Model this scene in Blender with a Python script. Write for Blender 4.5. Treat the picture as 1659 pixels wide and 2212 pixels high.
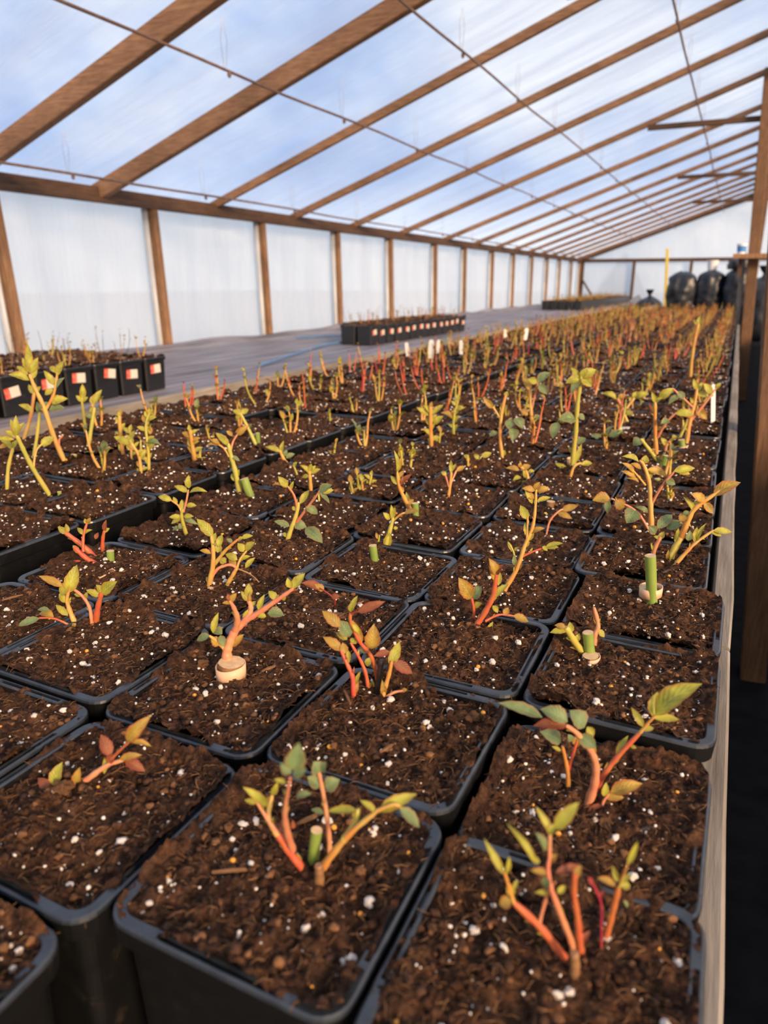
import bpy, math, random
from mathutils import Vector, Matrix, Euler, noise

for o in list(bpy.data.objects): bpy.data.objects.remove(o)
scene = bpy.context.scene
COL = scene.collection
rnd = random.Random(7)

# ------------------------------------------------------------------ camera
W, H, F = 1659.0, 2212.0, 1540.0
VP = (1600.0, 610.0)                       # vanishing point of the bench rows
CX, CY = W/2, H/2
_Y = Vector((VP[0]-CX, CY-VP[1], F)).normalized()
_U = Vector((0, F, -(CY-VP[1]))).normalized()
_X = _Y.cross(_U)
if _X.x < 0: _X = -_X
BENCH = 0.75
POT_H = 0.155
RIM = BENCH+POT_H
CAM = Vector((0, 0, RIM+0.34))
cam = bpy.data.cameras.new('camera'); camo = bpy.data.objects.new('camera', cam); COL.objects.link(camo)
right = Vector((_X.x, _Y.x, _U.x)); up = Vector((_X.y, _Y.y, _U.y)); fwd = Vector((_X.z, _Y.z, _U.z))
m3 = Matrix((right, up, -fwd)).transposed()
camo.matrix_world = Matrix.Translation(CAM) @ m3.to_4x4()
cam.sensor_fit = 'VERTICAL'; cam.sensor_height = 36.0; cam.lens = 36.0*F/H
cam.clip_start = 0.02; cam.clip_end = 300
cam.dof.use_dof = True; cam.dof.focus_distance = 0.80; cam.dof.aperture_fstop = 6.2
scene.camera = camo

# ------------------------------------------------------------------ world, sun, exposure
vs = scene.view_settings
vs.view_transform = 'Standard'; vs.look = 'None'; vs.gamma = 1.0; vs.use_curve_mapping = False
vs.exposure = 0.25
world = bpy.data.worlds.new('sky'); scene.world = world; world.use_nodes = True
nt = world.node_tree; nt.nodes.clear()
tc = nt.nodes.new('ShaderNodeTexCoord')
mp = nt.nodes.new('ShaderNodeMapping'); mp.inputs['Scale'].default_value = (1.0, 1.0, 1.6)
nz = nt.nodes.new('ShaderNodeTexNoise'); nz.inputs['Scale'].default_value = 1.9; nz.inputs['Detail'].default_value = 5; nz.inputs['Roughness'].default_value = 0.55
rp = nt.nodes.new('ShaderNodeValToRGB')
rp.color_ramp.elements[0].position = 0.40; rp.color_ramp.elements[0].color = (0.22, 0.38, 0.72, 1)
rp.color_ramp.elements[1].position = 0.62; rp.color_ramp.elements[1].color = (0.92, 0.95, 1.0, 1)
e = rp.color_ramp.elements.new(0.5); e.color = (0.46, 0.60, 0.87, 1)
bg = nt.nodes.new('ShaderNodeBackground'); bg.inputs['Strength'].default_value = 1.0
wo = nt.nodes.new('ShaderNodeOutputWorld')
nt.links.new(tc.outputs['Generated'], mp.inputs['Vector']); nt.links.new(mp.outputs['Vector'], nz.inputs['Vector'])
nt.links.new(nz.outputs['Fac'], rp.inputs['Fac'])
sx = nt.nodes.new('ShaderNodeSeparateXYZ'); nt.links.new(tc.outputs['Generated'], sx.inputs[0])
hz = nt.nodes.new('ShaderNodeMapRange'); hz.interpolation_type = 'SMOOTHSTEP'        # pale haze all round the horizon
hz.inputs[1].default_value = 0.15; hz.inputs[2].default_value = 0.01; hz.inputs[3].default_value = 0.0; hz.inputs[4].default_value = 0.9
nt.links.new(sx.outputs[2], hz.inputs[0])
hm = nt.nodes.new('ShaderNodeMix'); hm.data_type = 'RGBA'; hm.inputs[7].default_value = (1.30, 1.32, 1.30, 1)
nt.links.new(hz.outputs[0], hm.inputs[0]); nt.links.new(rp.outputs['Color'], hm.inputs[6]); nt.links.new(hm.outputs[2], bg.inputs['Color'])
nt.links.new(bg.outputs['Background'], wo.inputs['Surface'])
sun = bpy.data.lights.new('sun', 'SUN'); sun.energy = 9.0; sun.color = (1.0, 0.69, 0.42); sun.angle = math.radians(14)
suno = bpy.data.objects.new('sun', sun); COL.objects.link(suno)
# low evening sun from the right and a little behind the camera
sd = Vector((0.84, -0.54, 0.36)).normalized()
suno.rotation_euler = sd.to_track_quat('Z', 'Y').to_euler(); suno.location = (6, -4, 5)

# ------------------------------------------------------------------ projection helpers
def ray(px, py):
    d = Vector((px-CX, CY-py, F))
    return right*d.x + up*d.y + fwd*d.z          # camera depth 1*F per unit
def onz(px, py, z):
    r = ray(px, py); return CAM + r*((z-CAM.z)/r.z)
def onx(px, py, x):
    r = ray(px, py); return CAM + r*((x-CAM.x)/r.x)
def ony(px, py, y):
    r = ray(px, py); return CAM + r*((y-CAM.y)/r.y)
def proj(p):
    v = p-CAM; z = v.dot(fwd)
    if z < 0.02: return None
    return (CX+F*v.dot(right)/z, CY-F*v.dot(up)/z, z)
VH = Vector((fwd.x, fwd.y, 0)).normalized()       # horizontal view direction

# ------------------------------------------------------------------ materials
MATS = {}
def new_mat(name):
    m = bpy.data.materials.new(name); m.use_nodes = True
    n = m.node_tree; b = n.nodes['Principled BSDF']
    MATS[name] = m
    return m, n, b
def texco(n, kind='Object', scale=(1, 1, 1)):
    t = n.nodes.new('ShaderNodeTexCoord'); mp = n.nodes.new('ShaderNodeMapping')
    mp.inputs['Scale'].default_value = scale
    n.links.new(t.outputs[kind], mp.inputs['Vector'])
    return mp.outputs['Vector']
def noise_n(n, vec, scale, detail=4, rough=0.55):
    t = n.nodes.new('ShaderNodeTexNoise'); t.inputs['Scale'].default_value = scale
    t.inputs['Detail'].default_value = detail; t.inputs['Roughness'].default_value = rough
    if vec is not None: n.links.new(vec, t.inputs['Vector'])
    return t.outputs['Fac']
def ramp(n, fac, stops):
    r = n.nodes.new('ShaderNodeValToRGB'); els = r.color_ramp.elements
    while len(els) < len(stops): els.new(0.5)
    for el, (p, c) in zip(els, stops):
        el.position = p; el.color = tuple(c)+(1,)
    n.links.new(fac, r.inputs['Fac'])
    return r.outputs['Color']
def bump(n, b, h, strength, dist):
    k = n.nodes.new('ShaderNodeBump'); k.inputs['Strength'].default_value = strength; k.inputs['Distance'].default_value = dist
    n.links.new(h, k.inputs['Height']); n.links.new(k.outputs['Normal'], b.inputs['Normal'])
def mix_col(n, fac, a, b, mode='MIX'):
    m = n.nodes.new('ShaderNodeMix'); m.data_type = 'RGBA'; m.blend_type = mode
    if isinstance(fac, float): m.inputs[0].default_value = fac
    else: n.links.new(fac, m.inputs[0])
    for s, v in ((6, a), (7, b)):
        if isinstance(v, tuple): m.inputs[s].default_value = v+(1,) if len(v) == 3 else v
        else: n.links.new(v, m.inputs[s])
    return m.outputs[2]

def plain(name, col, rough=0.6, var=0.15, scale=30, bumpd=0.0, spec=0.5):
    m, n, b = new_mat(name)
    v = texco(n); f = noise_n(n, v, scale)
    lo = tuple(c*(1-var) for c in col); hi = tuple(min(1, c*(1+var)) for c in col)
    n.links.new(ramp(n, f, [(0.3, lo), (0.7, hi)]), b.inputs['Base Color'])
    b.inputs['Roughness'].default_value = rough; b.inputs['Specular IOR Level'].default_value = spec
    if bumpd: bump(n, b, f, 0.6, bumpd)
    return m

def soil_mat():
    m, n, b = new_mat('peat soil')
    v = texco(n)
    f1 = noise_n(n, v, 140, 8, 0.72); f2 = noise_n(n, v, 38, 5, 0.6); f3 = noise_n(n, v, 600, 4, 0.7)
    c1 = ramp(n, f1, [(0.30, (0.017, 0.010, 0.007)), (0.46, (0.078, 0.041, 0.024)), (0.60, (0.175, 0.094, 0.052)), (0.76, (0.36, 0.21, 0.12))])
    c2 = ramp(n, f2, [(0.35, (0.55, 0.55, 0.6)), (0.62, (1.35, 1.15, 1.0))])
    c = mix_col(n, 1.0, c1, c2, 'MULTIPLY')
    n.links.new(c, b.inputs['Base Color'])
    b.inputs['Roughness'].default_value = 0.9; b.inputs['Specular IOR Level'].default_value = 0.15
    mm = n.nodes.new('ShaderNodeMath'); mm.operation = 'ADD'
    n.links.new(f1, mm.inputs[0]); n.links.new(f3, mm.inputs[1])
    bump(n, b, mm.outputs[0], 1.0, 0.0055)
    return m
soil_mat()
plain('fibre clump', (0.18, 0.088, 0.042), 0.95, 0.5, 160, 0.002, 0.1)
plain('dark crumb', (0.065, 0.034, 0.021), 0.95, 0.6, 200, 0.002, 0.1)
plain('fibre', (0.24, 0.125, 0.055), 0.9, 0.4, 60, 0, 0.1)
plain('bark chip', (0.20, 0.10, 0.045), 0.85, 0.4, 80, 0.001, 0.2)
plain('perlite', (0.84, 0.76, 0.67), 0.8, 0.10, 220, 0.0008, 0.3)
plain('fertiliser', (0.75, 0.33, 0.04), 0.45, 0.15, 90)

def plastic_mat():
    m, n, b = new_mat('black plastic')
    v = texco(n); f = noise_n(n, v, 55, 6, 0.7)
    c = ramp(n, f, [(0.60, (0.0042, 0.0044, 0.0048)), (0.80, (0.03, 0.021, 0.014))])
    n.links.new(c, b.inputs['Base Color'])
    r = n.nodes.new('ShaderNodeMapRange'); r.inputs[3].default_value = 0.26; r.inputs[4].default_value = 0.50
    n.links.new(f, r.inputs[0]); n.links.new(r.outputs[0], b.inputs['Roughness'])
    b.inputs['Specular IOR Level'].default_value = 1.0
    return m
plastic_mat()
plain('sky sheen rim', (0.020, 0.025, 0.032), 0.36, 0.45, 90, 0, 0.9)  # pot plastic painted paler blue-grey to imitate sky reflected on the rim tops

def stem_mat(name, col, col2):
    m, n, b = new_mat(name)
    v = texco(n, 'Object', (1, 1, 0.35)); f = noise_n(n, v, 70, 3)
    n.links.new(ramp(n, f, [(0.35, col), (0.65, col2)]), b.inputs['Base Color'])
    b.inputs['Roughness'].default_value = 0.45; b.inputs['Subsurface Weight'].default_value = 0.12
    b.inputs['Subsurface Radius'].default_value = (0.004, 0.0015, 0.0008)
    return m
stem_mat('stem r', (0.60, 0.075, 0.045), (0.50, 0.16, 0.05))
stem_mat('stem p', (0.66, 0.19, 0.11), (0.62, 0.30, 0.14))
stem_mat('stem o', (0.62, 0.25, 0.06), (0.60, 0.40, 0.10))
stem_mat('stem y', (0.52, 0.40, 0.075), (0.42, 0.40, 0.07))
stem_mat('stem g', (0.17, 0.27, 0.045), (0.26, 0.34, 0.07))
stem_mat('stem b', (0.20, 0.085, 0.035), (0.36, 0.20, 0.09))
stem_mat('stem k', (0.030, 0.018, 0.012), (0.060, 0.032, 0.02))
stem_mat('stem m', (0.40, 0.03, 0.07), (0.50, 0.05, 0.06))
plain('cut wood', (0.66, 0.45, 0.24), 0.8, 0.2, 150)
plain('graft tape', (0.82, 0.50, 0.30), 0.55, 0.08, 90)
plain('white tag', (0.86, 0.84, 0.80), 0.4, 0.03, 40)

def leaf_mat(name, col, edge, vein):
    m, n, b = new_mat(name)
    uv = n.nodes.new('ShaderNodeUVMap'); sp = n.nodes.new('ShaderNodeSeparateXYZ'); n.links.new(uv.outputs[0], sp.inputs[0])
    def math_(op, a, c):
        k = n.nodes.new('ShaderNodeMath'); k.operation = op
        for i, x in enumerate((a, c)):
            if x is None: continue
            if isinstance(x, (int, float)): k.inputs[i].default_value = x
            else: n.links.new(x, k.inputs[i])
        return k.outputs[0]
    av = math_('ABSOLUTE', math_('SUBTRACT', sp.outputs[1], 0.5), None)       # 0 rib .. 0.5 edge
    v = texco(n); f = noise_n(n, v, 90, 3)
    lo = tuple(c*0.72 for c in col); hi = tuple(min(1, c*1.3) for c in col)
    base = ramp(n, f, [(0.35, lo), (0.65, hi)])
    ef = n.nodes.new('ShaderNodeMapRange'); ef.inputs[1].default_value = 0.34; ef.inputs[2].default_value = 0.5
    ef.inputs[3].default_value = 0; ef.inputs[4].default_value = 0.85
    n.links.new(math_('ADD', av, math_('MULTIPLY', f, 0.08)), ef.inputs[0])
    c = mix_col(n, ef.outputs[0], base, edge)
    # side veins slanting forward from the midrib
    wv = math_('SINE', math_('MULTIPLY', math_('SUBTRACT', sp.outputs[0], math_('MULTIPLY', av, 0.55)), 46.0), None)
    vf = n.nodes.new('ShaderNodeMapRange'); vf.inputs[1].default_value = 0.78; vf.inputs[2].default_value = 1.0
    vf.inputs[3].default_value = 0; vf.inputs[4].default_value = 0.4
    n.links.new(wv, vf.inputs[0])
    c = mix_col(n, vf.outputs[0], c, vein)
    rb = n.nodes.new('ShaderNodeMapRange'); rb.inputs[1].default_value = 0.05; rb.inputs[2].default_value = 0.0
    rb.inputs[3].default_value = 0; rb.inputs[4].default_value = 0.7
    n.links.new(av, rb.inputs[0]); c = mix_col(n, rb.outputs[0], c, vein)
    n.links.new(c, b.inputs['Base Color']); b.inputs['Roughness'].default_value = 0.48
    tr = n.nodes.new('ShaderNodeBsdfTranslucent'); n.links.new(c, tr.inputs['Color'])
    mx = n.nodes.new('ShaderNodeMixShader'); mx.inputs[0].default_value = 0.35
    n.links.new(b.outputs[0], mx.inputs[1]); n.links.new(tr.outputs[0], mx.inputs[2])
    n.links.new(mx.outputs[0], n.nodes['Material Output'].inputs['Surface'])
    bump(n, b, wv, 0.25, 0.0004)
    return m
leaf_mat('leaf y', (0.42, 0.41, 0.045), (0.46, 0.22, 0.03), (0.60, 0.56, 0.12))
leaf_mat('leaf g', (0.19, 0.265, 0.10), (0.34, 0.20, 0.08), (0.30, 0.37, 0.16))
leaf_mat('leaf o', (0.45, 0.285, 0.045), (0.44, 0.11, 0.03), (0.54, 0.42, 0.10))
leaf_mat('leaf d', (0.29, 0.095, 0.036), (0.30, 0.035, 0.03), (0.42, 0.14, 0.05))
leaf_mat('leaf m', (0.36, 0.05, 0.05), (0.40, 0.03, 0.05), (0.45, 0.10, 0.06))

def wood(name, c0, c1, scale=(1, 14, 14), rough=0.75):
    m, n, b = new_mat(name)
    v = texco(n, 'Object', scale); f = noise_n(n, v, 5, 6, 0.65)
    v2 = texco(n, 'Object', (1, 1, 1)); f2 = noise_n(n, v2, 3, 3)
    c = ramp(n, f, [(0.3, c0), (0.68, c1)])
    c = mix_col(n, 1.0, c, ramp(n, f2, [(0.3, (0.75, 0.72, 0.7)), (0.7, (1.15, 1.12, 1.1))]), 'MULTIPLY')
    n.links.new(c, b.inputs['Base Color']); b.inputs['Roughness'].default_value = rough
    b.inputs['Specular IOR Level'].default_value = 0.3
    bump(n, b, f, 0.5, 0.003)
    return m
wood('rafter wood', (0.16, 0.082, 0.042), (0.34, 0.195, 0.108), (2, 20, 20))
wood('post wood', (0.17, 0.090, 0.045), (0.37, 0.215, 0.115), (20, 20, 2))
wood('ridge post wood', (0.10, 0.052, 0.027), (0.24, 0.135, 0.07), (20, 20, 2))  # darker copy of post wood; the aisle shade is put into its colour
wood('beam wood', (0.055, 0.031, 0.020), (0.14, 0.080, 0.048), (20, 1.5, 20))
wood('grey plank', (0.18, 0.16, 0.135), (0.36, 0.325, 0.275), (22, 1.2, 22), 0.85)
plain('black fabric', (0.013, 0.013, 0.015), 0.95, 0.4, 12, 0, 0.15)
plain('rust pipe', (0.20, 0.115, 0.075), 0.6, 0.3, 20)
plain('thin wire', (0.42, 0.36, 0.30), 0.5, 0.1, 20)

def fabric_mat():
    m, n, b = new_mat('woven ground cover')
    v = texco(n, 'Object', (13, 0.55, 1)); f = noise_n(n, v, 2.4, 5, 0.6)
    v2 = texco(n, 'Object', (1, 1, 1)); f2 = noise_n(n, v2, 1.6, 3)
    c = ramp(n, f, [(0.36, (0.085, 0.085, 0.10)), (0.50, (0.23, 0.215, 0.235)), (0.66, (0.36, 0.335, 0.355))])
    c = mix_col(n, 1.0, c, ramp(n, f2, [(0.3, (0.8, 0.74, 0.72)), (0.7, (1.1, 1.1, 1.12))]), 'MULTIPLY')
    n.links.new(c, b.inputs['Base Color']); b.inputs['Roughness'].default_value = 0.6
    bump(n, b, f, 0.4, 0.004)
    return m
fabric_mat()

def film_mat(name, t0, t1, tint, streak, bumps=0.02):
    """milky greenhouse film: part clear, part scattering, faint gloss, wrinkled"""
    m, n, b = new_mat(name)
    n.nodes.remove(b)
    v = texco(n, 'Object', streak); f = noise_n(n, v, 1.3, 6, 0.62)
    tl = n.nodes.new('ShaderNodeBsdfTranslucent'); tl.inputs['Color'].default_value = tint+(1,)
    df = n.nodes.new('ShaderNodeBsdfDiffuse'); df.inputs['Color'].default_value = tint+(1,)
    gl = n.nodes.new('ShaderNodeBsdfGlossy'); gl.inputs['Roughness'].default_value = 0.32; gl.inputs['Color'].default_value = (0.9, 0.9, 0.9, 1)
    tp = n.nodes.new('ShaderNodeBsdfTransparent')
    bp = n.nodes.new('ShaderNodeBump'); bp.inputs['Strength'].default_value = 0.6; bp.inputs['Distance'].default_value = bumps
    n.links.new(f, bp.inputs['Height'])
    for s in (tl, df, gl): n.links.new(bp.outputs['Normal'], s.inputs['Normal'])
    def mixs(fac, a, c):
        x = n.nodes.new('ShaderNodeMixShader')
        if isinstance(fac, float): x.inputs[0].default_value = fac
        else: n.links.new(fac, x.inputs[0])
        n.links.new(a.outputs[0], x.inputs[1]); n.links.new(c.outputs[0], x.inputs[2]); return x
    a = mixs(0.28, tl, df); a = mixs(0.06, a, gl)
    mr = n.nodes.new('ShaderNodeMapRange'); mr.inputs[1].default_value = 0.36; mr.inputs[2].default_value = 0.66
    mr.inputs[3].default_value = t1; mr.inputs[4].default_value = t0
    n.links.new(f, mr.inputs[0])
    out = mixs(mr.outputs[0], a, tp)
    n.links.new(out.outputs[0], n.nodes['Material Output'].inputs['Surface'])
    return m
film_mat('roof film', 0.38, 0.70, (0.76, 0.81, 0.89), (0.55, 3.2, 0.55), 0.03)
film_mat('wall film', 0.03, 0.13, (0.94, 0.975, 0.965), (1.5, 2.6, 0.5), 0.05)
plain('film fold', (0.50, 0.52, 0.54), 0.35, 0.12, 6, 0.004)
plain('outside ground', (0.45, 0.46, 0.44), 0.95, 0.15, 0.6, 0, 0.1)
plain('black sheet', (0.016, 0.019, 0.026), 0.42, 0.35, 6, 0.01)
plain('blue label', (0.05, 0.22, 0.55), 0.4, 0.05, 9)
plain('white plastic', (0.80, 0.80, 0.79), 0.4, 0.03, 9)
plain('yellow paint', (0.70, 0.52, 0.06), 0.5, 0.1, 9)
plain('blue hose', (0.10, 0.22, 0.42), 0.45, 0.1, 9)
plain('slate sheet', (0.16, 0.20, 0.28), 0.6, 0.2, 2)

def sticker_mat():
    m, n, b = new_mat('plant sticker')
    t = n.nodes.new('ShaderNodeUVMap'); sp = n.nodes.new('ShaderNodeSeparateXYZ'); n.links.new(t.outputs[0], sp.inputs[0])
    st = n.nodes.new('ShaderNodeMath'); st.operation = 'LESS_THAN'; st.inputs[1].default_value = 0.34
    n.links.new(sp.outputs[0], st.inputs[0])
    wv = n.nodes.new('ShaderNodeMath'); wv.operation = 'MULTIPLY'; wv.inputs[1].default_value = 32
    n.links.new(sp.outputs[1], wv.inputs[0])
    sn = n.nodes.new('ShaderNodeMath'); sn.operation = 'SINE'; n.links.new(wv.outputs[0], sn.inputs[0])
    gt = n.nodes.new('ShaderNodeMath'); gt.operation = 'GREATER_THAN'; gt.inputs[1].default_value = 0.55; n.links.new(sn.outputs[0], gt.inputs[0])
    paper = mix_col(n, gt.outputs[0], (0.80, 0.74, 0.62), (0.42, 0.38, 0.34))
    v = texco(n); f = noise_n(n, v, 120, 3)
    red = ramp(n, f, [(0.4, (0.70, 0.06, 0.04)), (0.65, (0.85, 0.32, 0.22))])
    n.links.new(mix_col(n, st.outputs[0], paper, red), b.inputs['Base Color'])
    b.inputs['Roughness'].default_value = 0.4
sticker_mat()

# ------------------------------------------------------------------ mesh builder
class MB:
    def __init__(self):
        self.v = []; self.f = []; self.m = []; self.uv = None; self.slots = []
    def slot(self, mat):
        if mat not in self.slots: self.slots.append(mat)
        return self.slots.index(mat)
    def add(self, verts, faces, mat, uvs=None):
        o = len(self.v); s = self.slot(mat)
        self.v.extend(verts)
        for f in faces:
            self.f.append(tuple(i+o for i in f)); self.m.append(s)
        if uvs is not None:
            if self.uv is None: self.uv = {}
            for i, u in enumerate(uvs): self.uv[o+i] = u
    def box(self, lo, hi, mat, M=None):
        x0, y0, z0 = lo; x1, y1, z1 = hi
        vs_ = [Vector(p) for p in ((x0,y0,z0),(x1,y0,z0),(x1,y1,z0),(x0,y1,z0),(x0,y0,z1),(x1,y0,z1),(x1,y1,z1),(x0,y1,z1))]
        if M is not None: vs_ = [M @ p for p in vs_]
        self.add(vs_, [(0,3,2,1),(4,5,6,7),(0,1,5,4),(1,2,6,5),(2,3,7,6),(3,0,4,7)], mat)
    def beam(self, a, b, w, h, mat, upv=Vector((0, 0, 1)), ch=0.004):
        """rectangular timber from a to b with chamfered edges; w across, h along upv"""
        a = Vector(a); b = Vector(b); d = (b-a).normalized(); s = d.cross(upv).normalized(); u = s.cross(d).normalized()
        w /= 2; h /= 2
        ring = [(w-ch, h), (w, h-ch), (w, -h+ch), (w-ch, -h), (-w+ch, -h), (-w, -h+ch), (-w, h-ch), (-w+ch, h)]
        vs_ = [p + s*x + u*y for p in (a, b) for x, y in ring]
        fs = [(i, (i+1) % 8, 8+(i+1) % 8, 8+i) for i in range(8)] + [tuple(range(7, -1, -1)), tuple(range(8, 16))]
        self.add(vs_, fs, mat)
    def tube(self, pts, radii, mat, sides=8, cap=True, capmat=None, jit=0.0):
        n = len(pts); vs_ = []
        d0 = (pts[1]-pts[0]).normalized(); a = Vector((1, 0, 0)) if abs(d0.x) < 0.8 else Vector((0, 1, 0))
        s = d0.cross(a).normalized()
        for i in range(n):
            d = (pts[min(i+1, n-1)]-pts[max(i-1, 0)]).normalized()
            s = (s - d*s.dot(d)).normalized(); u = d.cross(s)
            for k in range(sides):
                t = 2*math.pi*k/sides
                r = radii[i]*(1+(jit*(rnd.random()-0.5) if jit else 0))
                vs_.append(pts[i] + s*(math.cos(t)*r) + u*(math.sin(t)*r))
        fs = [(i*sides+k, i*sides+(k+1) % sides, (i+1)*sides+(k+1) % sides, (i+1)*sides+k) for i in range(n-1) for k in range(sides)]
        self.add(vs_, fs, mat)
        if cap:
            top = vs_[(n-1)*sides:]; self.add(list(top), [tuple(range(sides))], capmat or mat)
            self.add(list(vs_[:sides]), [tuple(range(sides-1, -1, -1))], mat)
    def blob(self, c, r, mat, sub=1, squash=(1, 1, 1), rough=0.35, rot=None, seed=0.0):
        V, Fc = ICO[sub]; vs_ = []
        R = rot.to_matrix() if rot else None
        for p in V:
            k = 1 + rough*noise.noise(p*1.6 + Vector((seed, seed*1.7, -seed)))*1.4
            q = Vector((p.x*squash[0], p.y*squash[1], p.z*squash[2]))*(r*k)
            if R: q = R @ q
            vs_.append(c+q)
        self.add(vs_, Fc, mat)
    def mesh(self, name, smooth=True):
        me = bpy.data.meshes.new(name)
        me.from_pydata([tuple(p) for p in self.v], [], self.f)
        for s in self.slots: me.materials.append(MATS[s])
        if len(self.slots) > 1: me.polygons.foreach_set('material_index', self.m)
        if smooth: me.polygons.foreach_set('use_smooth', [True]*len(self.f))
        if self.uv is not None:
            l = me.uv_layers.new(name='UVMap')
            for lp in me.loops:
                l.data[lp.index].uv = self.uv.get(lp.vertex_index, (0, 0))
        me.update()
        return me
    def build(self, name, parent=None, smooth=True, inv=None):
        if inv is not None: self.v = [inv @ p for p in self.v]
        return link(name, self.mesh(name, smooth), parent)
def link(name, me, parent=None, loc=None):
    o = bpy.data.objects.new(name, me); COL.objects.link(o)
    if parent is not None: o.parent = parent
    if loc is not None: o.location = loc
    return o
def tag(o, label, cat, group=None):
    o['label'] = label; o['category'] = cat
    if group: o['group'] = group
    return o
def struct(o): o['kind'] = 'structure'; return o
def empty(name, M):
    o = bpy.data.objects.new(name, None); COL.objects.link(o); o.matrix_world = M; o.empty_display_size = 0.05
    return o
def ico(sub):
    t = (1+5**0.5)/2
    V = [Vector(p).normalized() for p in ((-1,t,0),(1,t,0),(-1,-t,0),(1,-t,0),(0,-1,t),(0,1,t),(0,-1,-t),(0,1,-t),(t,0,-1),(t,0,1),(-t,0,-1),(-t,0,1))]
    Fc = [(0,11,5),(0,5,1),(0,1,7),(0,7,10),(0,10,11),(1,5,9),(5,11,4),(11,10,2),(10,7,6),(7,1,8),(3,9,4),(3,4,2),(3,2,6),(3,6,8),(3,8,9),(4,9,5),(2,4,11),(6,2,10),(8,6,7),(9,8,1)]
    for _ in range(sub):
        cache = {}; nf = []
        def mid(a, b):
            k = (min(a, b), max(a, b))
            if k not in cache: V.append((V[a]+V[b]).normalized()); cache[k] = len(V)-1
            return cache[k]
        for a, b, c in Fc:
            x, y, z = mid(a, b), mid(b, c), mid(c, a); nf += [(a, x, z), (b, y, x), (c, z, y), (x, y, z)]
        Fc = nf
    return V, Fc
ICO = {s: ico(s) for s in (0, 1, 2, 3)}
def catmull(P, per=4):
    out = []
    for i in range(len(P)-1):
        a = P[max(i-1, 0)]; b = P[i]; c = P[i+1]; d = P[min(i+2, len(P)-1)]
        for k in range(per):
            t = k/per
            out.append(0.5*((2*b)+(c-a)*t+(2*a-5*b+4*c-d)*t*t+(3*b-a-3*c+d)*t**3))
    out.append(P[-1].copy()); return out

# ================================================================== the greenhouse
EX, EZ, SL = -4.05, CAM.z+0.56, 0.35              # eave line and roof pitch
RIDGE_X = 0.16
YN, YF = -6.0, 21.15                              # near and far ends
def roofz(x): return EZ + SL*(min(x, 2*RIDGE_X-x)-EX)
WR = 2*RIDGE_X-EX                                 # right wall x

b = MB(); b.box((EX-0.1, YN, -0.06), (WR+0.1, YF+0.1, 0.0), 'black fabric'); struct(b.build('floor', None, False))
b = MB(); b.add([Vector(p) for p in ((-80, -60, -0.07), (80, -60, -0.07), (80, 110, -0.07), (-80, 110, -0.07))], [(0, 1, 2, 3)], 'outside ground')
g = b.build('ground', None, False); struct(g)

RAFT = [-5.4, -4.1, -2.9, -1.6, -0.4, 0.75, 1.85, 2.99, 3.95, 5.18, 6.42, 7.66, 9.0, 10.6, 11.98, 13.25, 14.4, 15.5, 16.6, 17.6, 18.6, 19.6, 20.6]
def roof_sheet():
    b = MB(); ny = 240
    for side in (0, 1):
        nx = 22; vs_ = []
        for j in range(ny+1):
            y = YN+(YF-YN)*j/ny
            near = min(abs(y-r) for r in RAFT)
            sag = 0.035*min(1.0, near/0.5)**1.5
            for i in range(nx+1):
                x = EX-0.12+(RIDGE_X-EX+0.12)*i/nx
                s = math.sin(math.pi*min(1, max(0, i/nx)))
                wr = 0.012*noise.noise(Vector((x*0.8, y*5.0, 3.1)))+0.006*noise.noise(Vector((x*1.5, y*14.0, 9.1)))
                z = roofz(x)+0.078-sag*s+wr*s
                vs_.append(Vector((x if side == 0 else 2*RIDGE_X-x, y, z)))
        fs = []
        for j in range(ny):
            for i in range(nx):
                q = (j*(nx+1)+i, j*(nx+1)+i+1, (j+1)*(nx+1)+i+1, (j+1)*(nx+1)+i)
                fs.append(q if side else q[::-1])
        b.add(vs_, fs, 'roof film')
    return b.build('ceiling')
ceil = struct(roof_sheet())
for k, y in enumerate(RAFT):
    for side in (0, 1):
        b = MB()
        wob = 0.02*math.sin(k*2.3)
        a = Vector((EX-0.03, y+wob*0.5, roofz(EX-0.03)+0.05)); c = Vector((RIDGE_X-0.015, y-wob, roofz(RIDGE_X-0.015)+0.05))
        if side: a.x = 2*RIDGE_X-a.x; c.x = 2*RIDGE_X-c.x
        wd, hg = (0.055, 0.105) if y < 4.2 else (0.036, 0.06); up_ = 0.024-hg*0.5; a.z += up_; c.z += up_
        b.beam(a, c, wd, hg, 'rafter wood')
        b.build('rafter', ceil, False)
b = MB(); b.beam((RIDGE_X, YN, roofz(RIDGE_X)+0.02), (RIDGE_X, YF, roofz(RIDGE_X)+0.02), 0.045, 0.13, 'beam wood'); b.build('ridge_beam', ceil, False)
for y in (0.6, 4.75, 8.9, 13.1, 17.2):
    b = MB(); x0 = -1.12; b.beam((x0, y+0.05, CAM.z+1.58), (2*RIDGE_X-x0, y+0.05, CAM.z+1.58), 0.035, 0.055, 'beam wood'); b.build('tie_beam', ceil, False)
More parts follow.
